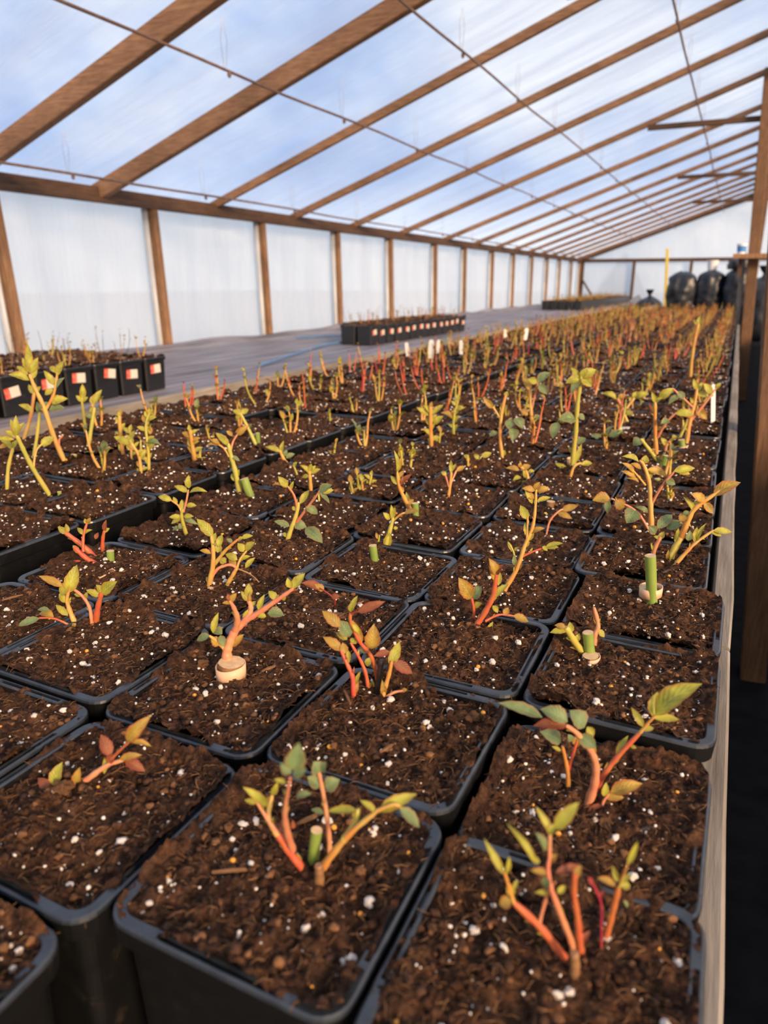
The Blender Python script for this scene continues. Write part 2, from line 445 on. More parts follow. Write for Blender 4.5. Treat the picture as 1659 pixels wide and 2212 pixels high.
# posts that carry the ridge, slightly out of plumb
NT = [0]
def post(top, bot, w, d, mat='ridge post wood'):
    NT[0] += 1; b = MB(); b.beam(bot, top, w, d, mat, Vector((0, 1, 0)), 0.005); return struct(b.build('trim_%d' % NT[0], None, False))
p0 = ony(1648, 330, 8.9); p1 = ony(1611, 735, 8.9); d = (p0-p1)/(p0.z-p1.z)
post(p1+d*(roofz(RIDGE_X)-p1.z-0.02), p1+d*(0.0-p1.z), 0.105, 0.12)
p1 = p1+Vector((-0.10, 0.06, 0)); post(p1+d*(CAM.z+0.35-p1.z), p1+d*(0-p1.z), 0.05, 0.08, 'grey plank')
p0 = ony(1671, 817, 2.42); p1 = ony(1627, 1440, 2.42); d = (p0-p1)/(p0.z-p1.z)
post(p1+d*(roofz(p1.x)-p1.z-0.06), p1+d*(0.0-p1.z), 0.075, 0.10)
for y in (13.1, 17.2):
    post(Vector((RIDGE_X, y, roofz(RIDGE_X)-0.02)), Vector((RIDGE_X+0.02, y, 0)), 0.10, 0.10)

def wall_sheet(name, x, sgn):
    b = MB(); ny, nz_ = 420, 12; vs_ = []
    for j in range(ny+1):
        y = YN+(YF-YN)*j/ny
        near = min(abs(y-p) for p in WPOST)
        k = min(1, near/0.35)
        for i in range(nz_+1):
            t = i/nz_; z = 0.0+(EZ+0.07)*t
            fold = 0.022*noise.noise(Vector((y*6.0+z*0.7, z*0.5, 1.0)))+0.012*noise.noise(Vector((y*17.0+z*1.5, z*0.6, 5.0)))
            vs_.append(Vector((x-sgn*(0.0+fold*k+0.02*k), y, z)))
    fs = [(j*(nz_+1)+i, j*(nz_+1)+i+1, (j+1)*(nz_+1)+i+1, (j+1)*(nz_+1)+i) for j in range(ny) for i in range(nz_)]
    b.add(vs_, fs, 'wall film'); return struct(b.build(name))
WPOST = [-5.9, -4.0, -2.5, -1.1, 0.3, 1.7, 3.12, 4.45, 5.86, 7.28, 8.65, 10.18, 11.46, 12.93, 14.3, 15.72, 17.1, 18.4, 19.8, 20.95]
wl = wall_sheet('wall_left', EX-0.075, 1)
wr_ = wall_sheet('wall_right', WR+0.075, -1)
for par, x, sg in ((wl, EX, 1), (wr_, WR, -1)):
    for y in WPOST:
        wd = 0.052 if y < 5 else rnd.uniform(0.040, 0.05)
        b = MB(); b.beam((x, y+0.07, 0.0), (x, y, EZ-0.02), wd, 0.10, 'post wood', Vector((1, 0, 0)), 0.006); b.build('post', par, False)
        b = MB(); b.beam((x-0.02*sg, y+0.07-wd*0.5-0.022, 0.0), (x-0.02*sg, y-wd*0.5-0.022, EZ-0.03), 0.034, 0.05, 'film fold', Vector((1, 0, 0)), 0.012); b.build('film_fold', par)
    b = MB(); b.beam((x-0.01*sg, YN, EZ+0.012), (x-0.01*sg, YF, EZ+0.012), 0.12, 0.09, 'beam wood'); b.build('eave_beam', par, False)
    b = MB(); b.beam((x+0.058*sg, YN, EZ-0.025), (x+0.058*sg, YF, EZ-0.025), 0.012, 0.035, 'beam wood'); b.build('clamp_batten', par, False)

def gable(name, y0):
    b = MB(); n = 90; vs_ = []; nz_ = 16
    for i in range(n+1):
        x = EX-0.07+(WR-EX+0.14)*i/n; top = roofz(x)+0.07
        for j in range(nz_+1):
            z = top*j/nz_
            vs_.append(Vector((x, y0+0.02*noise.noise(Vector((x*4, z*1.2, 2.2))), z)))
    fs = [(i*(nz_+1)+j, (i+1)*(nz_+1)+j, (i+1)*(nz_+1)+j+1, i*(nz_+1)+j+1) for i in range(n) for j in range(nz_)]
    b.add(vs_, fs, 'wall film'); return struct(b.build(name))
wb = gable('wall_back', YF); gable('wall_front', YN)
b = MB(); b.beam((EX, YF-0.08, EZ), (WR, YF-0.08, EZ), 0.06, 0.09, 'beam wood'); b.build('cross_beam', wb, False)
for px in (1257, 1367, 1490, 1600):
    p = ony(px, 600, YF-0.08); b = MB(); b.beam((p.x, YF-0.08, 0), (p.x, YF-0.08, EZ-0.045), 0.075, 0.06, 'beam wood', Vector((0, 1, 0))); b.build('stud', wb, False)
for x in (1.4, 2.9, WR):
    b = MB(); b.beam((x, YF-0.08, 0), (x, YF-0.08, EZ-0.045), 0.075, 0.06, 'beam wood', Vector((0, 1, 0))); b.build('stud', wb, False)
a = ony(1257, 603, YF-0.16); c = ony(1282, 645, YF-0.16)
b = MB(); b.beam(a, c, 0.05, 0.06, 'beam wood', Vector((0, 1, 0))); b.build('brace', wb, False)
for s in (1, -1):
    b = MB(); a = Vector((EX, YF-0.06, roofz(EX)+0.03)); c = Vector((RIDGE_X, YF-0.06, roofz(RIDGE_X)+0.03))
    if s < 0: a.x = 2*RIDGE_X-a.x
    b.beam(a, c, 0.06, 0.11, 'beam wood'); b.build('gable_rafter', wb, False)

# watering pipes that hang under the roof
def roof_pt(px, py, dz):
    r = ray(px, py); # plane z = EZ+dz + SL*(x-EX)
    t = (EZ+dz-SL*EX+SL*CAM.x-CAM.z)/(r.z-SL*r.x); return CAM+r*t
DROP = -0.12
PIPES = [((0, 352), (560, 440), 'thin rusty watering pipe hung just above the left eave beam'),
         ((150, 0), (800, 285), 'thin rusty watering pipe hung halfway up the left roof slope'),
         ((870, 0), (1460, 495), 'thin rusty watering pipe hung between mid slope and the tie beams'),
         ((1460, 0), (1565, 470), 'thin rusty watering pipe running over the tie beams near the ridge')]
for p, q, lab in PIPES:
    A = roof_pt(*p, DROP); B = roof_pt(*q, DROP); x = (A.x+B.x)/2; z = (A.z+B.z)/2
    root = tag(empty('watering_pipe', Matrix.Translation((x, 0, z))), lab, 'pipe', 'watering pipes under the roof')
    b = MB(); pts = [Vector((0.012*noise.noise(Vector((x, y*0.7, 0))), y, 0.012*noise.noise(Vector((x, y*0.9, 4))))) for y in [YN+0.1+0.25*i for i in range(107)]]
    b.tube(pts, [0.0075]*len(pts), 'rust pipe', 6); b.build('pipe', root)
    y = 0.9
    while y < 16:
        b = MB(); h = roofz(x)+0.10-z
        b.tube([Vector((0.006, y, 0)), Vector((0.012, y+0.01, h*0.55)), Vector((0.0, y, h))], [0.0013]*3, 'thin wire', 4)
        b.tube([Vector((-0.006, y, 0)), Vector((-0.012, y-0.01, h*0.6)), Vector((0.0, y, h))], [0.0013]*3, 'thin wire', 4); b.build('hanger_wire', root)
        b = MB(); b.tube([Vector((0, y+0.03, -0.004)), Vector((0, y+0.03, -0.018)), Vector((0, y+0.03, -0.03))], [0.008, 0.011, 0.006], 'rust pipe', 6); b.build('nozzle', root)
        y += 1.2

# ================================================================== benches
def bench(name, x0, x1, y0, y1, label, edges, cover):
    root = tag(empty(name, Matrix.Translation(((x0+x1)/2, y0, 0))), label, 'bench')
    inv = Matrix.Translation((-(x0+x1)/2, -y0, 0))
    b = MB()
    if cover:                                     # rumpled woven sheet over the boards
        nx, ny = 26, 300; vs_ = []
        for j in range(ny+1):
            y = y0+(y1-y0)*j/ny
            for i in range(nx+1):
                x = x0+(x1-x0)*i/nx; t = i/nx
                hump = 0.06*max(0, 1-t*9)*(0.7+0.6*noise.noise(Vector((y*1.3, 0, 7))))
                vs_.append(Vector((x, y, BENCH-0.004+hump*(0 if y < 2.8 else 1)+0.003*(noise.noise(Vector((x*5, y*1.4, 0)))-0.4)*min(1, t*8))))
        fs = [(j*(nx+1)+i, j*(nx+1)+i+1, (j+1)*(nx+1)+i+1, (j+1)*(nx+1)+i) for j in range(ny) for i in range(nx)]
        b.add(vs_, fs, 'woven ground cover'); b.build('ground_cover', root, True, inv)
        b = MB(); b.box((x0, y0, BENCH-0.035), (x1, y1, BENCH-0.012), 'beam wood'); b.build('bench_top', root, False, inv)
    else:
        b.box((x0, y0, BENCH-0.022), (x1, y1, BENCH), 'black fabric'); b.build('bench_top', root, False, inv)
    for ex, ew, ztop, zbot in edges:
        y = y0; k = 0
        while y < y1-0.05:
            L = min(3.9, y1-y); b = MB()
            n = 24; vs_ = []
            for i in range(n+1):
                yy = y+0.003+(L-0.006)*i/n
                j1 = 0.0025*noise.noise(Vector((ex*9, yy*6, 1)))+0.0015*noise.noise(Vector((ex*9, yy*31, 4)))
                r = 0.003
                for xx, zz in ((ex-ew/2, zbot), (ex-ew/2, ztop-r), (ex-ew/2+r, ztop), (ex+ew/2-r+j1, ztop), (ex+ew/2+j1, ztop-r), (ex+ew/2+j1, zbot)):
                    vs_.append(Vector((xx, yy, zz+0.002*math.sin(k*1.7))))
            fs = [(i*6+q, (i+1)*6+q, (i+1)*6+(q+1) % 6, i*6+(q+1) % 6) for i in range(n) for q in range(6)] + [tuple(range(6)), tuple(n*6+q for q in range(5, -1, -1))]
            b.add(vs_, fs, 'grey plank'); b.build('edge_plank', root, False, inv); y += L; k += 1
    y = y0+0.4
    while y < y1:
        for x in (x0+0.06, x1-0.06):
            b = MB(); b.beam((x, y, 0), (x, y, BENCH-0.036 if cover else BENCH-0.023), 0.06, 0.06, 'beam wood', Vector((0, 1, 0))); b.build('leg', root, False, inv)
        y += 1.9
    return root
bench('plant_bench', -1.48, 0.022, -3.0, 17.2, 'long low bench with weathered grey plank edge packed with black pots beside the dark aisle',
      ((0.0365, 0.027, CAM.z-0.435, 0.60), (-1.495, 0.026, CAM.z-0.435, 0.60)), False)
bench('plant_bench', EX+0.055, -2.31, -3.0, 20.6, 'wide bench against the film wall covered with grey woven ground cover',
      ((-2.293, 0.034, BENCH+0.002, 0.60),), True)
bench('plant_bench', 0.56, 2.10, -3.0, 17.2, 'unseen black-topped bench added to shade the dark aisle beyond the ridge posts', ((0.545, 0.026, CAM.z-0.435, 0.05),), False)  # out of view; added and set close so it shades the aisle

# ================================================================== pots
HALF = 0.0772
def rounded(half, r, groove):
    """points round a rounded square, with a flag for the slot in the middle of each side"""
    out = []
    s = half-r
    fr = [(-0.98, 0), (-0.64, 0), (-0.62, 1), (0.0, 1), (0.62, 1), (0.64, 0), (0.98, 0)] if groove else [(-0.98, 0), (0, 0), (0.98, 0)]
    nc = 5 if groove else 3
    for k in range(4):
        a = k*math.pi/2; ca, sa = math.cos(a), math.sin(a)
        loc = [(half, f*s, g) for f, g in fr]
        for i in range(1, nc+1):
            t = math.pi/2*i/(nc+1); loc.append((s+r*math.cos(t), s+r*math.sin(t), 0))
        for x, y, g in loc: out.append((x*ca-y*sa, x*sa+y*ca, g))
    return out
def pot_mesh(name, fine=True):
    Hh = POT_H; b = MB()
    if fine: prof = [(0.0135, 0, 0), (0.0078, Hh-0.020, 0), (0.0072, Hh-0.017, 0), (0.0012, Hh-0.0165, 0), (0.0, Hh-0.003, 0), (0.0006, Hh-0.001, 0), (0.002, Hh, 0), (0.0028, Hh, 0), (0.0030, Hh, 1), (0.0060, Hh, 1), (0.0062, Hh, 0), (0.0076, Hh, 0), (0.0086, Hh-0.0012, 0), (0.0100, Hh-0.035, 0)]
    else: prof = [(0.0135, 0, 0), (0.007, Hh-0.016, 0), (0.0, Hh-0.0155, 0), (0.0, Hh-0.002, 0), (0.002, Hh, 0), (0.0076, Hh, 0), (0.0095, Hh-0.03, 0)]
    rings = []
    for ins, z, g in prof:
        ring = rounded(HALF-ins, max(0.006, 0.0185-ins), fine)
        rings.append([Vector((x, y, z-(0.0045 if (g and fl) else 0))) for x, y, fl in ring])
    n = len(rings[0]); vs_ = [p for r in rings for p in r]
    fs = [(i*n+k, i*n+(k+1) % n, (i+1)*n+(k+1) % n, (i+1)*n+k) for i in range(len(rings)-1) for k in range(n)]
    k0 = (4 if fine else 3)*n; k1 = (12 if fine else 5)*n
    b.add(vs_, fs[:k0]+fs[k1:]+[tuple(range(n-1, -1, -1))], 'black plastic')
    b.add(list(vs_), fs[k0:k1], 'sky sheen rim')
    me = b.mesh(name)
    me.polygons.foreach_set('use_smooth', [False]*len(me.polygons))
    return me
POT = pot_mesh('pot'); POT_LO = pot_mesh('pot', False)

def fb(p, o=4):
    s = 0; a = 1; q = p.copy()
    for _ in range(o): s += a*noise.noise(q); q = q*2.13; a *= 0.55
    return s
def soil_h(x, y, sd, amp, lvl, over):
    p = Vector((x, y, 0)); o = Vector((sd*3.1, sd*1.7, sd))
    h = -lvl + amp*(0.0055*noise.noise(p*16+o) + 0.0034*fb(p*70+o, 3) + 0.0016*noise.noise(p*330+o)+0.0009*noise.noise(p*700+o))
    e = HALF-max(abs(x), abs(y))
    if e < 0.016:
        k = 1-max(0, e-0.002)/0.014
        ov = noise.noise(p*20+o*2+Vector((5, 0, 0)))+over
        h += k*(-0.004 + 0.0135*max(0, min(1, ov*2.2)))
    return h
def soil_mesh(n, sd, amp=1.0, lvl=0.006, over=0.0, name='soil', fine=False):
    b = MB(); a = 0.0742; vs_ = []
    for j in range(n+1):
        for i in range(n+1):
            x = -a+2*a*i/n; y = -a+2*a*j/n
            # round the corners
            rc = 0.016; cx_ = max(0, abs(x)-(a-rc)); cy_ = max(0, abs(y)-(a-rc)); dd = math.hypot(cx_, cy_)
            if cx_ > 0 and cy_ > 0 and dd > rc:
                k = rc/dd; x = math.copysign(a-rc+cx_*k, x); y = math.copysign(a-rc+cy_*k, y)
            vs_.append(Vector((x, y, POT_H+soil_h(x, y, sd, amp, lvl, over))))
    fs = [(j*(n+1)+i, j*(n+1)+i+1, (j+1)*(n+1)+i+1, (j+1)*(n+1)+i) for j in range(n) for i in range(n)]
    b.add(vs_, fs, 'peat soil')
    return b.mesh(name)
def crumbs_mesh(sd, nc, nf, par, rr):
    """peat crumbs and coir fibres lying on one soil surface"""
    b = MB(); r = random.Random(sd)
    amp, lvl, over = par
    for i in range(nc):
        x = r.uniform(-0.069, 0.069); y = r.uniform(-0.069, 0.069); s = rr*r.choice((0.35, 0.45, 0.6, 0.8, 1.0, 1.5))
        z = POT_H+soil_h(x, y, sd, amp, lvl, over)
        b.blob(Vector((x, y, z+s*0.25)), s, r.choice(('dark crumb', 'dark crumb', 'fibre clump', 'peat soil', 'peat soil')), 1 if s > rr*0.7 else 0, (1, r.uniform(0.6, 1), r.uniform(0.5, 0.8)), 0.55, Euler((0, 0, r.uniform(0, 6))), r.uniform(0, 50))
    for i in range(nf):
        x = r.uniform(-0.070, 0.070); y = r.uniform(-0.070, 0.070); z = POT_H+soil_h(x, y, sd, amp, lvl, over)
        t = r.uniform(0, 6.28); L = r.uniform(0.003, 0.011); c = r.uniform(-0.6, 0.6)
        p0 = Vector((x, y, z+0.0002)); p1 = p0+Vector((math.cos(t), math.sin(t), r.uniform(0.0, 0.5)))*L*0.5; p2 = p1+Vector((math.cos(t+c), math.sin(t+c), r.uniform(-0.6, 0.2)))*L*0.5
        b.tube([p0, p1, p2], [0.00022, 0.0003, 0.00015], r.choice(('fibre', 'fibre', 'fibre clump', 'dark crumb')), 3, False)
    return b.mesh('soil_crumbs')
def perlite_mesh(sd, n, par, smin, smax, sub):
    b = MB(); r = random.Random(sd*7+1)
    for i in range(n):
        x = r.uniform(-0.0655, 0.0655); y = r.uniform(-0.0655, 0.0655); s = smin+(smax-smin)*r.random()**2.2
        z = POT_H+soil_h(x, y, sd, *par)
        b.blob(Vector((x, y, z+s*0.35)), s, 'perlite' if r.random() > 0.05 else 'fertiliser', sub, (1, r.uniform(0.65, 1), r.uniform(0.6, 0.95)), 0.3, Euler((0, 0, r.uniform(0, 6))), r.uniform(0, 50))
    return b.mesh('perlite')
GRAN = []
for k in range(6):
    b = MB(); b.blob(Vector((0, 0, 0)), 1.0, 'perlite', 2, (1, rnd.uniform(0.65, 1), rnd.uniform(0.6, 0.9)), 0.38, None, k*7.3); GRAN.append(b.mesh('perlite_granule'))
b = MB(); b.blob(Vector((0, 0, 0)), 1.0, 'fertiliser', 2, (1, 0.9, 0.8), 0.08, None, 3.3); GRAN_F = b.mesh('fertiliser_bead')
CLUMP = []
for k in range(3):
    b = MB(); b.blob(Vector((0, 0, 0)), 1.0, 'fibre clump', 3, (1, 0.8, 0.65), 0.75, None, k*11.7+2); CLUMP.append(b.mesh('peat_lump'))

# mid-distance shared soils
MID = []
for k in range(7):
    par = (1.35+0.3*(k % 3), 0.0008+0.0009*(k % 4), (0.35, 0.5, 0.6, 0.4, 0.7, 0.15, 0.55)[k])
    MID.append((soil_mesh(54, 100+k, par[0], par[1], par[2]), perlite_mesh(100+k, 64, par, 0.0008, 0.0031, 1), crumbs_mesh(100+k, 170, 160, par, 0.0027), par))

# ------------------------------------------------------------------ leaves and stems
def leaf_add(b, P0, P1, w, nrm, mat, fold=0.18, arch=0.12, nseg=8, serr=0.10):
    ax = P1-P0; L = ax.length
    if L < 1e-5: return
    ax.normalize(); side = ax.cross(nrm)
    if side.length < 1e-4: side = ax.cross(Vector((0.3, 0.5, 1)))
    side.normalize(); n = side.cross(ax).normalized()
    vs_ = []; uv = []; ws = (-1.0, -0.5, 0.0, 0.5, 1.0)
    for i in range(nseg+1):
        t = i/nseg
        prof = (math.sin(math.pi*t**0.82)**0.85) if 0 < t < 1 else 0.0
        prof = max(prof, 0.03 if t < 0.5 else 0.0)
        if serr and i % 2: prof *= 1-serr
        c = P0+ax*(L*t)+n*(arch*L*math.sin(math.pi*t)*0.9-arch*L*0.5*t*t)
        for s in ws:
            vs_.append(c+side*(s*w*0.5*prof)+n*(fold*w*prof*abs(s)**1.3)); uv.append((t, 0.5+0.5*s))
    k = len(ws)
    fs = [(i*k+q, (i+1)*k+q, (i+1)*k+q+1, i*k+q+1) for i in range(nseg) for q in range(k-1)]
    b.add(vs_, fs, mat, uv)

# ------------------------------------------------------------------ pot grid on the middle bench
PITCH = 0.1585
Y0 = 0.2855
COLS = [0.030-HALF-0.157*i for i in range(5)] + [-0.825-HALF-0.157*i for i in range(4)]
NROW = 63
MISSING = {(6, 8), (2, 25), (2, 26), (3, 26), (6, 21), (5, 21), (1, 0-1), (0, -1), (4, -1), (5, -1), (6, -1), (7, -1), (8, -1)}
class Pot: pass
POTS = {}
for r_ in range(-1, NROW):
    for c_ in range(9):
        if (c_, r_) in MISSING: continue
        if r_ == -1 and c_ != 2 : continue
        q = Pot(); R = random.Random(c_*1000+r_*7+5)
        q.c, q.r = c_, r_
        sh = (0, 0.004, -0.004, 0.002, 0.0, 0.03, 0.035, 0.025, 0.03)[c_]
        sx_ = 0 if (c_ > 4 or r_ < 4) else (-0.018 if r_ < 7 else -0.024)
        q.loc = Vector((COLS[c_]+sx_+R.uniform(-0.0016, 0.0016)*(1 if r_ < 12 else 2.2), Y0+sh+r_*PITCH+R.uniform(-0.0014, 0.0014), BENCH))
        q.rot = Euler((R.uniform(-0.006, 0.006), R.uniform(-0.006, 0.006), R.uniform(-0.013, 0.013)))
        q.sz = R.uniform(0.965, 1.0)
        if c_ > 4: q.sz += 0.03
        if (c_, r_) == (0, 1): q.sz = 0.905; q.rot.x = 0.012
        if (c_, r_) == (0, 2): q.sz = 1.0
        q.M = Matrix.Translation(q.loc) @ q.rot.to_matrix().to_4x4() @ Matrix.Diagonal((1, 1, q.sz, 1))
        q.top = BENCH+POT_H*q.sz
        pr = [proj(q.loc+Vector((dx, dy, POT_H))) for dx in (-.07, .07) for dy in (-.07, .07)]
        pr = [p for p in pr if p]
        q.vis = bool(pr) and max(p[0] for p in pr) > -170 and min(p[1] for p in pr) < H+230
        q.d = (q.loc-CAM).length
        q.stems = []; q.leaves = []; q.extra = []; q.label = None
        if q.vis: POTS[(c_, r_)] = q
def pot_at(p):
    best = None; bd = 9
    for q in POTS.values():
        d = max(abs(p.x-q.loc.x), abs(p.y-q.loc.y))
        if d < bd: bd = d; best = q
    return best

# ================================================================== plants traced one by one
PL = []
def P(label, stems, leaves=(), extra=(), autos=()): PL.append((label, stems, leaves, extra, autos))
P('black pot, five thick crimson rose shoots and narrow leaves, beside plank edge and aisle', [
  ('R','b',26,20,[(1240,2118),(1242,2085),(1240,2058)]),
  ('R','r',21,15,[(1230,2085),(1205,2052),(1167,2003),(1110,1950)]), ('B','o',9,6,[(1110,1950),(1097,1908),(1090,1885)]),
  ('R','p',17,12,[(1238,2070),(1236,2040),(1215,1985),(1192,1925)]), ('B','p',10,7,[(1192,1925),(1184,1880),(1187,1850),(1188,1800)]),
  ('B','p',8,6,[(1165,1995),(1180,1940),(1200,1905)]),
  ('R','r',18,11,[(1256,2075),(1252,2030),(1248,1985),(1240,1930),(1242,1888)]),
  ('R','m',6,4,[(1298,2060),(1299,2000),(1298,1950),(1280,1908)]),
  ('R','r',15,13,[(1305,2040),(1318,1990),(1328,1950),(1336,1918)]), ('B','o',7,4,[(1336,1918),(1345,1895),(1356,1865)])],
 [(1090,1890,1046,1812,16,'y'),(1094,1888,1100,1850,13,'y'),(1106,1945,1078,1955,26,'o'),(1108,1935,1095,1905,18,'y'),(1112,1920,1117,1900,10,'y'),
  (1192,1800,1158,1742,15,'y'),(1198,1792,1250,1733,30,'y'),(1186,1803,1200,1780,18,'y'),(1158,1868,1097,1778,15,'y'),(1178,1838,1158,1798,22,'g'),(1166,1864,1143,1852,14,'y'),
  (1184,1888,1146,1880,16,'o'),(1186,1893,1178,1922,22,'g'),(1200,1885,1262,1872,18,'d'),(1192,1862,1203,1845,16,'o'),(1188,1930,1155,1928,12,'y'),(1205,1930,1222,1912,14,'y'),
  (1243,1895,1255,1868,16,'o'),(1280,1910,1270,1895,12,'m'),(1295,1940,1305,1925,9,'m'),
  (1356,1868,1378,1818,13,'y'),(1335,1905,1323,1870,12,'y'),(1330,1912,1291,1896,18,'o'),(1345,1905,1364,1888,12,'y'),(1340,1915,1362,1912,18,'y'),(1347,1945,1356,1962,9,'g'),(1254,2040,1275,2010,14,'p')])
P('black pot, spreading red rose shoots, round grey-green leaves and green cut stub', [
  ('R','b',26,18,[(690,1912),(690,1885),(688,1868)]),
  ('R','r',20,15,[(655,1880),(625,1840),(600,1802)]), ('B','p',11,6,[(600,1802),(572,1760),(552,1728)]), ('B','o',14,10,[(600,1805),(580,1765),(588,1718)]),
  ('B','p',17,6,[(632,1835),(620,1795),(615,1760),(618,1730),(627,1680)]),
  ('R','p',13,8,[(712,1850),(711,1812),(705,1755),(697,1708),(689,1668)]),
  ('R','o',22,9,[(690,1890),(718,1845),(762,1795),(815,1752)]), ('B','y',16,10,[(742,1815),(768,1775),(773,1748)]),
  ('B','o',9,5,[(813,1752),(850,1738),(868,1745)])],
 [(632,1662,646,1605,44,'g'),(626,1672,606,1648,28,'g'),(634,1674,662,1662,30,'g'),(618,1692,592,1684,12,'y'),(640,1722,672,1714,18,'g'),(590,1722,575,1742,18,'y'),
  (578,1742,526,1700,20,'y'),(556,1735,528,1728,12,'y'),(588,1718,600,1690,14,'y'),(690,1670,678,1645,34,'g'),(694,1668,704,1646,26,'g'),(692,1698,664,1678,28,'g'),(703,1703,733,1684,32,'g'),
  (818,1754,900,1714,28,'y'),(812,1756,778,1728,16,'y'),(862,1744,907,1788,26,'g'),(772,1752,706,1752,20,'y'),(700,1758,672,1748,14,'g'),(622,1800,608,1770,22,'p'),(634,1790,632,1772,10,'p'),(765,1770,778,1745,16,'y')],
 [('stump',676,1862,684,1793,25,'g')])
P('black pot, one low pink shoot leaning to bronze and dark red leaves', [
  ('R','p',20,7,[(170,1704),(200,1675),(235,1652),(268,1642)]), ('B','r',7,5,[(240,1640),(262,1618),(286,1596)]), ('R','p',14,5,[(176,1706),(150,1694),(110,1706)])],
 [(274,1602,324,1546,28,'o'),(282,1603,328,1611,13,'o'),(238,1634,218,1586,26,'d'),(232,1648,248,1628,18,'d'),(225,1672,226,1636,10,'y'),(268,1640,314,1667,22,'d'),(258,1640,306,1630,16,'o'),
  (118,1700,133,1646,28,'y'),(165,1694,172,1658,20,'o'),(108,1706,82,1680,20,'d'),(106,1706,95,1748,17,'d'),(150,1700,143,1718,18,'y')])
P('low black pot, fan of large grey-green rose leaves and one long olive leaf', [
  ('R','p',22,9,[(1270,1738),(1284,1695),(1287,1652),(1275,1620),(1245,1583),(1222,1567)]), ('R','r',16,9,[(1283,1715),(1308,1668),(1340,1628),(1385,1580)]), ('B','o',8,5,[(1383,1582),(1400,1562),(1416,1545)]),
  ('R','o',14,7,[(1227,1708),(1226,1665),(1215,1612)]), ('B','r',8,5,[(1227,1665),(1240,1622),(1248,1598)]), ('R','p',9,5,[(1305,1752),(1302,1735),(1315,1715)])],
 [(1172,1550,1076,1517,28,'g'),(1226,1560,1168,1530,36,'g'),(1262,1572,1232,1534,44,'g'),(1226,1570,1152,1566,28,'d'),(1212,1602,1168,1580,32,'g'),(1252,1588,1288,1616,30,'g'),(1268,1570,1282,1592,18,'y'),
  (1212,1622,1192,1612,9,'y'),(1234,1602,1228,1586,16,'g'),(1244,1612,1250,1588,18,'o'),(1416,1545,1512,1474,46,'y'),(1410,1548,1421,1494,32,'y'),(1412,1552,1468,1554,20,'y'),(1390,1570,1364,1528,15,'y'),(1384,1577,1413,1572,16,'y'),
  (1332,1634,1357,1588,14,'y'),(1362,1612,1375,1616,8,'y'),(1318,1712,1388,1692,30,'o'),(1306,1724,1349,1722,20,'o'),(1304,1720,1310,1690,16,'y'),(1302,1740,1268,1752,12,'d'),(1266,1735,1274,1747,12,'y')])
P('black pot, upright red stems and olive bronze leaves round dark dead stub', [
  ('R','r',15,7,[(764,1512),(762,1465),(750,1435),(735,1402)]), ('R','r',11,6,[(797,1498),(790,1455),(778,1425),(757,1388)]),
  ('R','r',10,7,[(816,1485),(812,1450),(800,1415),(776,1385),(758,1345),(757,1325)]), ('R','o',14,7,[(824,1514),(832,1485),(842,1450),(846,1428)]),
  ('R','p',9,5,[(826,1516),(848,1497),(872,1492)]), ('R','k',16,13,[(815,1500),(820,1460),(824,1425)]), ('B','d',5,4,[(758,1326),(775,1320)])],
 [(736,1354,696,1319,24,'o'),(757,1374,733,1340,30,'g'),(750,1382,725,1366,20,'y'),(738,1406,698,1375,22,'o'),(745,1412,740,1388,18,'o'),(752,1405,754,1432,11,'y'),(782,1388,762,1340,16,'o'),(760,1345,778,1370,12,'y'),
  (802,1402,808,1348,32,'o'),(798,1405,776,1405,20,'g'),(798,1420,793,1440,14,'y'),(842,1440,864,1385,22,'y'),(848,1430,892,1455,24,'d'),(842,1408,808,1417,15,'d'),(768,1478,779,1450,10,'y'),(800,1494,806,1470,14,'y'),
  (772,1322,832,1299,20,'d'),(757,1322,772,1286,13,'y'),(757,1322,762,1300,12,'y'),(868,1493,880,1490,11,'o'),(764,1500,774,1470,12,'o'),(828,1500,826,1470,14,'o'),(760,1390,768,1378,16,'y')])
P('black pot, thick taped rootstock stump sprouting branching red-brown shoots', [
  ('T500,1466','p',24,8,[(494,1432),(490,1412),(496,1388),(508,1363),(530,1340),(541,1320),(540,1303),(531,1288)]), ('B','p',15,6,[(530,1340),(552,1328),(590,1302),(622,1280),(634,1270)]),
  ('B','p',17,6,[(508,1362),(513,1340),(506,1315),(496,1298)]), ('B','o',11,6,[(488,1405),(472,1388),(452,1373)])],
 [(630,1273,659,1238,22,'y'),(628,1270,621,1248,14,'y'),(598,1296,580,1276,16,'y'),(608,1294,618,1290,12,'y'),(578,1325,614,1328,26,'g'),(575,1332,556,1332,14,'y'),(558,1318,571,1284,13,'y'),(545,1308,553,1298,9,'y'),
  (536,1298,521,1277,13,'y'),(534,1290,538,1260,17,'y'),(528,1340,536,1316,13,'y'),(496,1300,511,1281,14,'o'),(498,1304,480,1302,10,'o'),(495,1298,492,1282,10,'d'),(460,1368,471,1323,14,'y'),(480,1370,458,1362,22,'g'),
  (476,1372,484,1398,16,'g'),(454,1373,424,1383,18,'g'),(474,1394,456,1376,22,'o'),(488,1398,466,1382,18,'o'),(500,1398,527,1370,18,'o'),(505,1345,520,1330,14,'r')],
 [('stump',500,1470,500,1430,56,'b'),('tape',500,1462,1431,64)])
